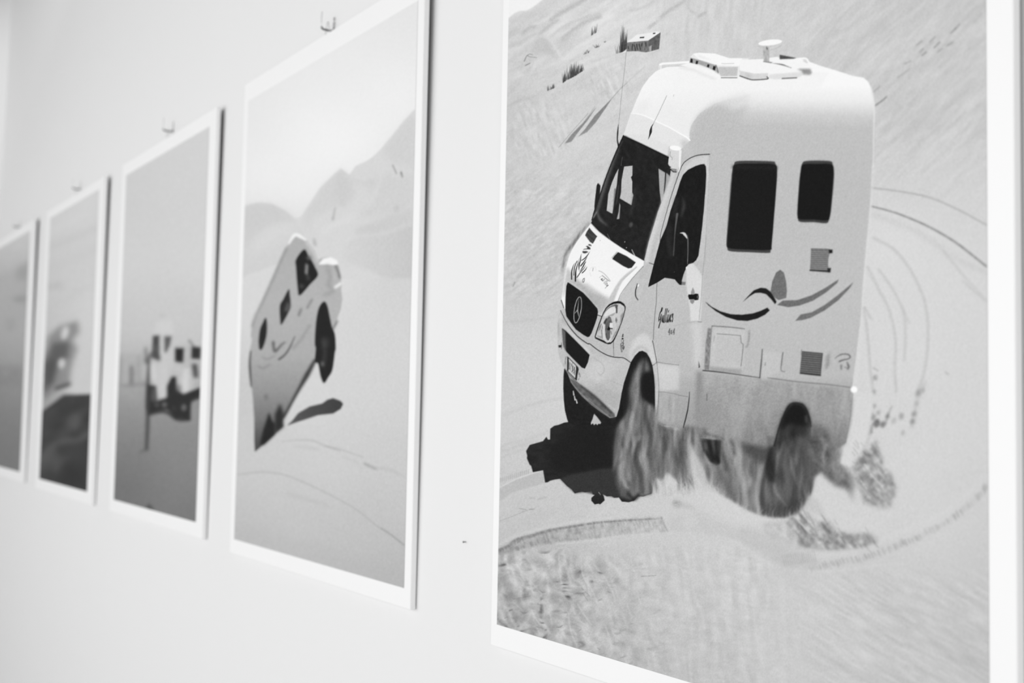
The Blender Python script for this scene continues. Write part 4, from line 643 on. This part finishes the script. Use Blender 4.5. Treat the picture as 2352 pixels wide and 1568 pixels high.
def picture_jumping_van():
    P = Pic(500, -40, 1000, 1400); X, Y = P.X, P.Y
    P.tone([(600,230,234),(760,150,236),(900,80,233),(700,300,243),(780,330,245),(900,200,240),(600,400,241),(700,450,243),(560,300,234),(930,40,230),
            (600,560,214),(600,700,216),(700,520,218),(900,560,210),(900,650,207),(700,900,214),(850,760,211),(850,900,210),(560,900,200),(600,1100,203),
            (750,1060,206),(900,1050,202),(560,1200,190),(700,1200,196),(850,1200,193),(900,1330,182),(750,1290,189),(820,500,220),(760,580,222)])
    P.fill(T('c', '60 1020, 95 1010, 150 985, 230 970, 330 985, 420 1030, 500 1095, 700 1180, 500 1400, 60 1568'), 209, .9, 1, sm=False)
    P.fill(T('c', '500 1098, 550 1085, 620 980, 700 860, 800 760, 865 705, 930 757, 980 685, 1060 650, 1120 610, 1180 550, 1280 430, 1350 340, 1445 240, 1445 1568, 800 1568'), 214, .95, 1)
    P.fill(T('c', '865 712, 950 800, 980 900, 900 1020, 820 1000, 640 1100, 600 1180, 560 1100, 640 980, 720 850, 800 775'), 207, .7, 5)
    P.fill(T('c', '820 780, 870 720, 940 800, 960 900, 880 1000, 800 960'), 203, .5, 5)
    P.fill(T('c', '1060 800, 1200 740, 1300 760, 1430 740, 1420 1040, 1200 1080, 1000 1090, 1100 950'), 206, .7, 6); P.line(T('c', '1080 1000, 1150 850, 1180 750'), 222, 7, .6, 4)
    P.fill(T('c', '1200 560, 1440 260, 1440 700, 1250 660'), 206, .7, 7); P.line(T('c', '960 790, 1050 830, 1110 800'), 200, 6, .6, 4)
    P.line(T('c', '950 1080, 850 1130, 720 1200'), 224, 10, .6, 5); P.fill(T('c', '960 1190, 1150 1110, 1300 1060, 1430 1030, 1420 1130, 1250 1190, 1100 1225, 1000 1220'), 201, .8, 4)
    P.fill(T('c', '860 1440, 900 1300, 1000 1240, 1200 1225, 1430 1140, 1430 1568, 1220 1568, 1100 1510, 960 1455'), lambda x, y: np.interp(x, [780, 940], [212, 196]), .85, 3)
    P.fill(T('c', '130 1180, 420 1120, 560 1170, 330 1300, 150 1400'), 219, .6, 9)
    P.fill(T('c', '90 1010, 300 980, 430 1040, 500 1095, 300 1150, 100 1330'), 203, .6, 6)
    P.line(T('c', '820 1010, 800 1105'), 150, [2, 4], .7, 1.5); P.line(T('c', '1270 680, 1300 745'), 140, 3, .7, 1); P.line(T('c', '1335 735, 1345 770'), 110, 4, .7, 1); P.blob(*T('c', '1300 1020')[0], 6, 10, 190, 0, .6, 3); P.line(T('c', '1290 760, 1420 780, 1430 740'), 214, 5, .5, 3)
    P.line(T('d', '400 250, 620 240, 740 285, 850 310, 1040 375'), 182, [2, 4, 4, 3], .7, 1.3); P.line(T('d', '500 290, 690 310'), 192, 6, .6, 2); P.line(T('d', '740 285, 860 325'), 170, 3, .6, 1.3)
    P.line(T('d', '1050 425, 1140 465'), 150, 5, .7, 1.5); P.line(T('d', '1140 460, 1240 470, 1360 530'), 180, 4, .6, 2); P.line(T('d', '880 370, 1000 420'), 186, 4, .5, 2)
    P.line(T('d', '60 510, 250 490, 430 515, 640 600, 860 710, 1010 800, 1130 900, 1240 970, 1360 1065'), 172, 3, .65, 1.2); P.line(T('d', '440 660, 760 750'), 182, 6, .5, 3); P.line(T('d', '1180 930, 1250 975, 1360 1060'), 150, 3, .6, 1)
    P.fill(T('d', '30 900, 1360 1250, 1360 1440, 20 1100'), 180, .35, 12)
    # the leaping van
    body = T('a', '640 320, 680 240, 740 190, 850 250, 880 290, 960 400, 1000 500, 1060 480, 1150 470, 1230 520, 1250 600, 1270 720, 1285 800, 1275 860, 1290 980, 1270 1100, 1230 1200, 1225 1270, 1190 1330, 1060 1400, 960 1568') + T('b', '965 100, 950 250, 800 540, 700 740, 585 940, 585 1040, 380 1230, 240 1345, 232 1200, 232 950, 215 700, 205 600, 175 450, 168 250, 180 120, 205 0') + T('a', '190 1420, 200 1290, 300 1050, 400 830, 520 560, 600 370')
    P.fill(body, lambda x, y: np.interp(y, [560, 700, 820, 900, 960, 1030], [176, 180, 172, 148, 118, 70]), 1, 1.2, lab=VAN)
    P.line(T('a', '620 370, 530 560, 430 790, 330 1010, 240 1190, 210 1300'), 138, 5, .7, 2)
    P.line(T('a', '650 310, 690 240, 740 205, 850 265'), 242, [4, 7, 8, 5], 1, 1); P.line(T('a', '860 290, 950 420, 990 520'), 212, 6, .8, 2); P.line(T('a', '950 260, 965 330'), 160, 5, .7, 2, lab=VAN)
    P.fill(T('a', '1000 560, 1060 490, 1150 470, 1230 510, 1245 560, 1200 570, 1120 560'), 243, 1, 1.2); P.line(T('a', '1210 580, 1240 650, 1260 720'), 95, 5, .7, 1.5); P.line(T('a', '1195 840, 1270 790'), 243, 7, .9, 1.5)
    P.line(T('a', '1110 580, 1150 700, 1120 800, 1180 850'), 150, 9, .6, 3); P.line(T('a', '1180 620, 1200 740'), 190, 8, .6, 3); P.line(T('a', '1180 1340, 1230 1240'), 90, 4, .6, 1.5); P.line(T('a', '1180 880, 1080 930'), 140, 8, .5, 3)
    P.fill(T('a', '830 380, 880 450, 920 510, 960 590, 995 690, 900 800, 780 930, 755 850, 735 600, 735 500'), 26, 1, 1, lab=DOORWIN, sm=True); P.fill(T('a', '850 540, 880 570, 870 700, 840 660'), 165, .9, 1.5); P.blob(*T('a', '800 820')[0], 6, 5, 80, 0, .7, 2); P.blob(*T('a', '890 480')[0], 6, 5, 110, 0, .8, 2); P.blob(*T('a', '880 720')[0], 4, 6, 80, 0, .7, 2)
    P.fill(T('a', '645 860, 658 920, 668 1050, 640 1140, 560 1280, 545 1230, 540 1060, 580 980'), 36, 1, 1.3, lab=WINA, sm=True); P.fill(T('a', '630 1000, 670 1050, 640 1130, 590 1120'), 95, .8, 2)
    P.fill(T('a', '370 1200, 385 1290, 375 1430, 330 1568') + T('b', '295 110, 285 20') + T('a', '285 1480, 300 1350, 335 1260'), 30, 1, 1.3, lab=WINB, sm=True)
    P.line(T('a', '925 980, 870 1080'), 130, 5, .8, 1.5); P.line(T('a', '795 1095, 765 1170'), 112, 5, .8, 1.5)
    P.line(T('b', '190 140, 178 300, 195 560'), 62, [3, 5, 3], .85, 1.2)
    P.line(T('b', '460 30, 480 140, 560 60, 600 30'), 78, [6, 5, 3], .85, 1.5); P.line(T('b', '720 -40, 660 90, 600 180, 530 235'), 82, [2, 4, 5], .85, 1.2); P.line(T('a', '900 1290, 800 1450, 700 1568'), 135, 6, .5, 2.5)
    P.line(T('b', '330 210, 400 230, 480 190'), 130, 3, .7, 1.5); P.line(T('b', '280 310, 330 345, 420 300'), 122, 3, .7, 1.5); P.blob(*T('b', '375 690')[0], 4, 8, 100, 0, .6, 2)
    P.line(T('b', '960 250, 880 400, 800 540, 700 720, 590 930'), 32, [7, 11, 7, 5, 6], .85, 2)
    P.fill(T('a', '1070 1005, 1110 1060, 1140 1200, 1165 1310, 1200 1400, 1210 1568') + T('b', '1200 150, 1170 360, 1120 450, 1070 520, 1030 440, 1000 290, 960 260, 970 100') + T('a', '960 1500, 975 1250, 1010 1080'), 28, 1, 1.2, lab=WHEEL, sm=True)
    P.blob(*T('a', '1090 1500')[0], 8, 12, 62, 0, .7, 4); P.line(T('b', '1060 0, 1080 160, 1060 310'), 78, 7, .6, 3); P.blob(*T('b', '1050 290')[0], 4, 6, 120, 0, .7, 2)
    P.fill(T('b', '410 870, 450 980, 480 1000, 480 1140, 350 1260, 300 1260, 340 1080'), 24, .95, 2.5, lab=WHEEL2); P.fill(T('b', '540 760, 590 900, 580 1050, 480 1120, 480 900'), 24, .85, 3)
    P.fill(T('b', '625 1030, 680 980, 760 880, 900 800, 1050 765, 1110 720, 1180 700, 1270 735, 1300 770, 1270 830, 1180 885, 1000 905, 880 945, 740 990'), lambda x, y: np.interp(x, [670, 780], [82, 60]), 1, 1.3, lab=SHADE)
    P.line(T('b', '600 1010, 600 960, 680 860, 800 650'), 214, 4, .7, 2)
    P.grain(3.2)
    return P

def picture_convoy():
    P = Pic(225, 240, 520, 1240)
    P.tone([(300,450,211),(400,380,213),(470,330,214),(300,600,213),(450,600,214),(300,750,205),(440,720,203),(280,800,196),(380,760,205),(290,880,165),(330,880,165),
            (290,900,160),(280,960,140),(300,950,140),(400,1000,138),(290,1050,122),(440,1050,136),(280,1130,112),(400,1130,128),(440,1180,118)], 4)
    P.fill(T('e', '70 520, 130 500, 200 500, 260 500, 330 560, 330 760, 70 800'), 176, .7, 6)
    P.line(T('e', '70 770, 200 765, 330 750'), 110, [5, 7, 8], .5, 3); P.line(T('e', '195 610, 195 750'), 112, 9, .8, 3); P.line(T('e', '100 520, 100 740'), 150, 8, .6, 3); P.line(T('e', '260 510, 262 740'), 152, 8, .5, 3); P.line(T('e', '320 450, 325 560'), 120, 8, .8, 3)
    P.line(T('e', '300 600, 300 690'), 190, 8, .7, 3); P.line(T('e', '150 560, 150 720'), 182, 8, .6, 3)
    P.fill(T('e', '80 790, 280 790, 260 900, 200 900'), 165, .6, 6)
    P.blob(*T('e', '460 165')[0], 8, 5, 192, 0, .6, 2); P.fill(T('e', '400 330, 410 240, 440 200, 540 200, 560 330'), 214, .6, 4)
    # far truck
    P.fill(T('e', '370 330, 560 330, 600 450, 560 880, 420 880, 360 700, 350 480'), 200, 1, 3, lab=VAN)
    P.fill(T('e', '378 340, 435 335, 432 540, 372 530'), 62, .95, 2); P.fill(T('e', '372 420, 432 430, 430 540, 380 540'), 100, .5, 3); P.fill(T('e', '478 345, 540 345, 525 420, 495 485, 480 480'), 78, .9, 2.5); P.line(T('e', '330 560, 380 490, 430 540'), 72, 9, .8, 3)
    P.line(T('e', '380 600, 390 700'), 212, 10, .8, 3); P.line(T('e', '480 540, 460 860'), 206, 9, .7, 3)
    # near truck
    P.fill(T('e', '560 420, 680 420, 780 430, 800 880, 520 900, 520 680, 570 570'), 190, 1, 3, lab=VAN)
    P.fill(T('e', '570 445, 645 445, 638 570, 570 560'), 34, 1, 2); P.fill(T('e', '712 430, 790 440, 785 540, 708 535'), 42, 1, 2); P.line(T('e', '690 380, 730 430'), 110, 5, .7, 2.5)
    P.line(T('e', '690 440, 690 560'), 170, 6, .5, 2); P.fill(T('e', '710 580, 760 580, 770 700, 730 700'), 55, .85, 3); P.fill(T('e', '560 600, 620 600, 600 680'), 205, .7, 3); P.fill(T('e', '640 620, 690 620, 690 840, 640 840, 620 760'), 212, .9, 3); P.fill(T('e', '740 720, 790 740, 785 800, 720 790'), 175, .8, 3)
    # dark underbodies and shadow
    P.fill(T('e', '540 690, 578 690, 585 800, 640 840, 790 780, 785 880, 710 910, 700 1060, 570 1050, 500 970, 340 1010, 320 960, 330 760, 405 770, 410 900, 500 870, 500 770'), 38, 1, 2.5, lab=SHADE)
    P.fill(T('e', '370 780, 405 780, 410 900, 360 900'), 110, .7, 3); P.blob(*T('e', '478 930')[0], 6, 6, 120, 0, .8, 2.5); P.blob(*T('e', '415 930')[0], 6, 6, 90, 0, .7, 2.5); P.blob(*T('e', '645 955')[0], 6, 8, 120, 0, .8, 2.5); P.blob(*T('e', '560 960')[0], 5, 5, 62, 0, .7, 2); P.blob(*T('e', '600 790')[0], 6, 9, 95, 0, .7, 3)
    P.line(T('e', '345 560, 335 800, 335 1050, 325 1310'), 62, [4, 8, 9, 8], .85, 2.5); P.line(T('e', '350 1010, 480 990, 590 1055, 690 1055'), 34, 7, .8, 2.5); P.line(T('e', '270 1340, 325 1310'), 92, 5, .7, 2)
    P.fill(T('e', '720 900, 780 880, 775 1000, 715 1000'), 142, .7, 4)
    P.fill([(332,1171),(342,1155),(352,1166),(352,1180),(340,1176)], 72, .8, 2)
    P.grain(3.2)
    return P

def picture_rock():
    P = Pic(60, 400, 260, 1180)
    P.tone([(150,500,219),(200,470,219),(120,560,213),(200,560,211),(120,620,206),(200,620,211),(160,680,213),(200,720,217),(200,850,206),(180,800,211),(110,700,205),(120,740,196)], 4)
    for q, v, w in (('110 570, 230 520', 203, 16), ('100 620, 160 600, 220 570', 206, 12), ('105 660, 140 655', 182, 12), ('100 700, 150 690, 190 660', 204, 14), ('100 540, 200 490', 224, 10)): P.line(T('T', q), v, w, .5, 5)
    P.fill(T('f', '90 560, 120 400, 200 330, 330 290, 340 370, 290 430, 330 480, 300 560, 280 640, 270 740, 180 790, 80 900'), 135, .85, 5, lab=VAN)
    P.fill(T('f', '160 440, 270 440, 260 540, 180 620, 160 700, 90 820, 90 600'), 84, .85, 5); P.fill(T('f', '100 580, 180 560, 180 700, 100 760'), 72, .6, 6); P.line(T('f', '180 760, 270 730'), 58, 8, .8, 3); P.blob(*T('f', '240 375')[0], 8, 16, 222, 15, .9, 3); P.blob(*T('f', '217 585')[0], 8, 12, 222, 10, .9, 3); P.blob(*T('f', '200 690')[0], 10, 10, 140, 0, .6, 4)
    P.fill(T('f', '60 920, 90 860, 160 810, 220 780, 300 800, 300 840, 130 900'), 160, .8, 4)
    P.fill(T('f', '40 960, 90 910, 160 860, 230 805, 430 800, 430 1530, 30 1400'), 58, 1, 2.5, lab=SHADE, nz=lambda x, y: 10*noise(x, y, 30, 18, -30, 120))
    P.blob(*T('f', '310 990')[0], 14, 20, 92, 30, .7, 6); P.line(T('f', '80 1250, 180 1140, 330 1110, 420 1060'), 98, [14, 12, 12], .7, 5); P.line(T('f', '80 1290, 150 1200, 180 1320'), 92, 26, .6, 7); P.blob(*T('f', '310 1085')[0], 12, 5, 48, -10, .7, 4); P.fill(T('f', '230 1320, 400 1250, 400 1480, 150 1420'), 40, .7, 7)
    P.fill(T('f', '150 930, 250 900, 200 1050, 100 1100'), 48, .5, 7)
    P.grain(3.2)
    return P

def picture_slope():
    P = Pic(-70, 480, 90, 1140)
    P.tone([(30,560,214),(60,550,212),(10,590,212),(20,650,188),(55,640,165),(55,680,170),(20,700,186),(30,780,178),(20,870,158),(30,880,150),(20,950,132),(30,1000,128),(30,1060,124),(-30,700,185),(-30,950,135),(-40,1060,122)], 4)
    P.fill(T('g', '-150 340, 0 310, 80 290, 155 240, 160 400, 0 420'), 184, .6, 6); P.fill(T('g', '90 290, 155 240, 155 340, 100 350'), 160, .7, 5)
    P.line(T('g', '90 450, 140 450'), 148, 12, .7, 4); P.blob(*T('g', '60 590')[0], 12, 16, 165, 0, .6, 5); P.fill(T('g', '-100 830, 130 820, 125 940, -100 930'), 138, .7, 6, lab=SHADE); P.blob(*T('g', '30 860')[0], 8, 8, 165, 0, .6, 4)
    P.grain(3.2)
    return P

# ---------------------------------------------------------------- mounted photographs
LEAN = math.atan(0.008/0.96)      # the boards hang forward a little at the top
THICK = 0.0100
INK_GAIN = 1.0
def s2l(v): v = np.clip(v/255, 0, 1); return np.where(v <= .04045, v/12.92, ((v+.055)/1.055)**2.4)
def l2s(v): v = np.clip(v, 0, 1); return np.where(v <= .0031308, v*12.92, 1.055*v**(1/2.4)-.055)
def sheet(parent, pic, Hm, us, ws, names, gain, label_sheet):
    """the printed sheet; the inked subjects are cut out of the same sheet as its pieces"""
    Hm = np.array(Hm); U, W = np.meshgrid(us, ws)
    q = U*Hm[2][0]+W*Hm[2][1]+1
    px = (U*Hm[0][0]+W*Hm[0][1]+Hm[0][2])/q; py = (U*Hm[1][0]+W*Hm[1][1]+Hm[1][2])/q
    lin = np.clip(s2l(pic.sample(px, py))*gain, 0.002, 0.95); col = l2s(lin)
    nr, nc = U.shape
    co = np.stack([U, np.full_like(U, -0.0004), W], -1).reshape(-1, 3)
    cc = np.ones((nr*nc, 4), np.float32); cc[:, :3] = col.reshape(-1, 1)
    idx = np.arange(nr*nc).reshape(nr, nc)
    quads = np.stack([idx[:-1, :-1], idx[:-1, 1:], idx[1:, 1:], idx[1:, :-1]], -1).reshape(-1, 4)
    cx = (px[:-1, :-1]+px[1:, 1:])/2; cy = (py[:-1, :-1]+py[1:, 1:])/2
    lab = pic.label(cx, cy).reshape(-1)
    def make(name, sel, par):
        f = quads[sel]; used, inv = np.unique(f, return_inverse=True); inv = inv.reshape(f.shape)
        me = bpy.data.meshes.new(name); me.vertices.add(len(used)); me.vertices.foreach_set('co', co[used].ravel())
        me.loops.add(f.size); me.loops.foreach_set('vertex_index', inv.ravel().astype(np.int32))
        me.polygons.add(len(f)); me.polygons.foreach_set('loop_start', np.arange(0, f.size, 4, dtype=np.int32)); 
        me.update(calc_edges=True)
        ca = me.color_attributes.new('ink', 'BYTE_COLOR', 'POINT'); ca.data.foreach_set('color_srgb', cc[used].ravel())
        return link(name, me, M_PRINT, par)
    main = ~np.isin(lab, list(names)) if names else np.ones(len(lab), bool)
    sh = make('photo_print', main, parent)
    for k, (nm, lb) in names.items():
        if (lab == k).any():
            o = make(nm, lab == k, sh)
            if lb: o['label'] = lb
    return sh
def spaced(Hm, u0, u1, step):
    """columns spaced so that detail is even along the sheet"""
    u = np.linspace(u0, u1, 4000); Hm = np.array(Hm)
    px = (u*Hm[0][0]+.45*Hm[0][1]+Hm[0][2])/(u*Hm[2][0]+.45*Hm[2][1]+1)
    n = int(abs(px[-1]-px[0])/step)
    return np.interp(np.linspace(px[0], px[-1], n), px, u)
def photograph(label, x0, x1, z0, z1, pic, pu, pw, Hm, step, rows, names, gain, hook_x):
    root = bpy.data.objects.new('mounted_photograph', None); COL.objects.link(root)
    root.empty_display_size = .05
    root.location = (x0, -0.011+(1.2-z0)*math.tan(LEAN), z0); root.rotation_euler = (LEAN, 0, 0)
    root['label'] = label; root['category'] = 'picture'; root['group'] = 'mounted photographs in a row on the white wall'
    w, h = x1-x0, (z1-z0)/math.cos(LEAN)
    bm = bmesh.new(); box_bm(bm, 0, w, 0, THICK-.0012, 0, h, .0006)
    link('mount_board', done(bm, 'mount_board'), M_BOARD, root)
    bm = bmesh.new(); box_bm(bm, .004, w-.004, THICK-.0012, THICK, .004, h-.004)
    bk = link('gap_shade_panel', done(bm, 'gap_shade_panel'), M_BACK, root); bk['label'] = 'black sheet added behind the board to darken the gap'  # added dark sheet, deepens the shade between board and wall
    us = spaced(Hm, pu[0], pu[1], step)
    sheet(root, pic, Hm, us, np.array(rows), names, gain, '')
    # wire loop at the back of the top edge that the wall hook carries
    hx = hook_x-x0
    f = lambda a, b: (hx+a, THICK*.6, b)
    tube('hanging_loop', [f(-.012, h-.001), f(-.006, h+.014), f(-.002, h+.0245), f(0, h+.026), f(.002, h+.0245), f(.006, h+.014), f(.012, h-.001)], .0007, M_CORD, root, 8)
    return root
def hook(x, z, label):
    """open steel hook screwed to the wall; its arm rises in front of the loop"""
    root = bpy.data.objects.new('picture_hook', None); COL.objects.link(root); root.location = (x, 0, z)
    root.empty_display_size = .02
    root['label'] = label; root['category'] = 'hook'; root['group'] = 'steel hooks holding the photographs'
    bm = bmesh.new(); box_bm(bm, -.0035, .0035, -.0014, -.0002, -.004, .026, .0005)
    link('hook_plate', done(bm, 'hook_plate'), M_STEEL, root)
    bm = bmesh.new(); r = bmesh.ops.create_uvsphere(bm, u_segments=12, v_segments=6, radius=.0022)
    for v in r['verts']: v.co = Vector((v.co.x, v.co.y*.5-.0014, v.co.z+.019))
    link('screw_head', done(bm, 'screw_head'), M_STEEL, root)
    g = lambda a, b: (0, -a, b)
    lower = [g(.001, .006), g(.002, .002)]+arc(.005, .003, .003, 200, 270, 4, g)[1:]+[g(.014, -.0004)]+arc(.020, .005, .0052, 270, 350, 6, g)
    tube('hook_cradle', lower, [.0012]*2+[.0018]*(len(lower)-4)+[.0016, .0012], M_DARK, root)
    tube('hook_arm', [g(.0250, .0042), g(.0254, .010), g(.0254, .020), g(.0250, .028), g(.0248, .032)], [.001, .0009, .0008, .0007, .0005], M_STEEL, root)
    return root
H1 = [[310.129, 76.8733, 1126.96], [-485.073, -1697.42, 1479.35], [-0.530134, 0.0376435, 1.0]]
H2 = [[201.407, 49.9239, 527.57], [-315.021, -1102.36, 1268.01], [-0.344285, 0.0244468, 1.0]]
H3 = [[151.271, 37.4963, 251.075], [-236.603, -827.945, 1172.11], [-0.258582, 0.0183613, 1.0]]
H4 = [[120.44, 29.854, 80.6526], [-188.38, -659.199, 1120.04], [-0.20588, 0.014619, 1.0]]
H5 = [[99.9562, 24.7767, -32.3967], [-156.342, -547.088, 1082.38], [-0.170865, 0.0121327, 1.0]]
G = 0.96
rows1 = list(np.arange(.0285, .900, .0006))+list(np.arange(.900, .9415, .003))
photograph('nearest and largest photograph, a camper van ploughing through sand dunes', -1.3656, -.5835, 1.159, 2.135, picture_dune_van(), (.0151, .7569), None, H1, 1.2, rows1,
  {VAN:('printed_camper_van', 'pale camper van with swoosh emblem'), SCREEN:('printed_windscreen', ''), DOORWIN:('printed_door_window', ''), WINA:('printed_side_window', 'large dark side window'), WINB:('printed_side_window', 'small dark side window'),
   LAMP:('printed_headlamp', ''), GRILLE:('printed_grille', 'black grille with ringed three-pointed star'), HUT:('printed_hut', 'small block hut on the dune'), WHEEL:('printed_wheel', 'dark front wheel arch with flying sand'), WHEEL2:('printed_wheel', 'rear wheel hidden in flying sand'), WHEEL3:('printed_wheel', 'dark front wheel under the bumper'), SHADE:('printed_shadow', '')}, G, -.977)
photograph('second photograph from the right, a pale van leaping nose up over a dune', -2.383, -1.594, 1.171, 2.140, picture_jumping_van(), (.024, .7675), None, H2, 1.3, np.arange(.029, .9305, .001),
  {VAN:('printed_camper_van', 'pale van jumping nose up'), DOORWIN:('printed_door_window', ''), WINA:('printed_side_window', ''), WINB:('printed_side_window', ''), WHEEL:('printed_wheel', ''), WHEEL2:('printed_wheel', ''), SHADE:('printed_shadow', '')}, G, -1.975)
photograph('blurred third photograph from the right, two trucks standing on grey desert', -3.345, -2.556, 1.1805, 2.130, picture_convoy(), (.043, .7392), None, H3, 1.5, np.arange(.0325, .9160, .002),
  {VAN:('printed_truck', ''), SHADE:('printed_shadow', '')}, G, -2.945)
photograph('blurred fourth photograph from the right, dark rock mass across its lower half', -4.335, -3.537, 1.18, 2.131, picture_rock(), (.063, .7326), None, H4, 1.5, np.arange(.0345, .9210, .002),
  {VAN:('printed_figure', ''), SHADE:('printed_rock', '')}, G, -3.925)
photograph('farthest photograph, cut by the left picture edge, grey desert slope', -5.33, -4.545, 1.185, 2.135, picture_slope(), (.05, .713), None, H5, 2, np.arange(.035, .915, .003),
  {SHADE:('printed_dark_band', '')}, G, -4.92)
for x, lb in ((-.977, 'steel hook above the nearest photograph with the big camper van'), (-1.975, 'sharpest steel hook, above the photograph of the leaping van'), (-2.945, 'blurred steel hook above the photograph of two trucks'),
              (-3.925, 'blurred steel hook above the photograph with the dark rock'), (-4.92, 'farthest blurred hook above the leftmost photograph')):
    hook(x, 2.1505, lb)
# a small nail left in the plaster between the two nearest photographs
bm = bmesh.new()
bmesh.ops.create_cone(bm, cap_ends=True, segments=12, radius1=.0014, radius2=.0014, depth=.0012)
r = bmesh.ops.create_cone(bm, cap_ends=True, segments=10, radius1=.0007, radius2=.0007, depth=.006)
for v in r['verts']: v.co.z -= .003
for v in bm.verts: v.co = Vector((v.co.x, -v.co.z-.004, v.co.y))
nail = link('wall_nail', done(bm, 'wall_nail'), M_NAIL); nail.location = (-1.4557, 0, 1.2845)
nail['label'] = 'tiny nail in the bare wall left of the nearest photograph'; nail['category'] = 'nail'
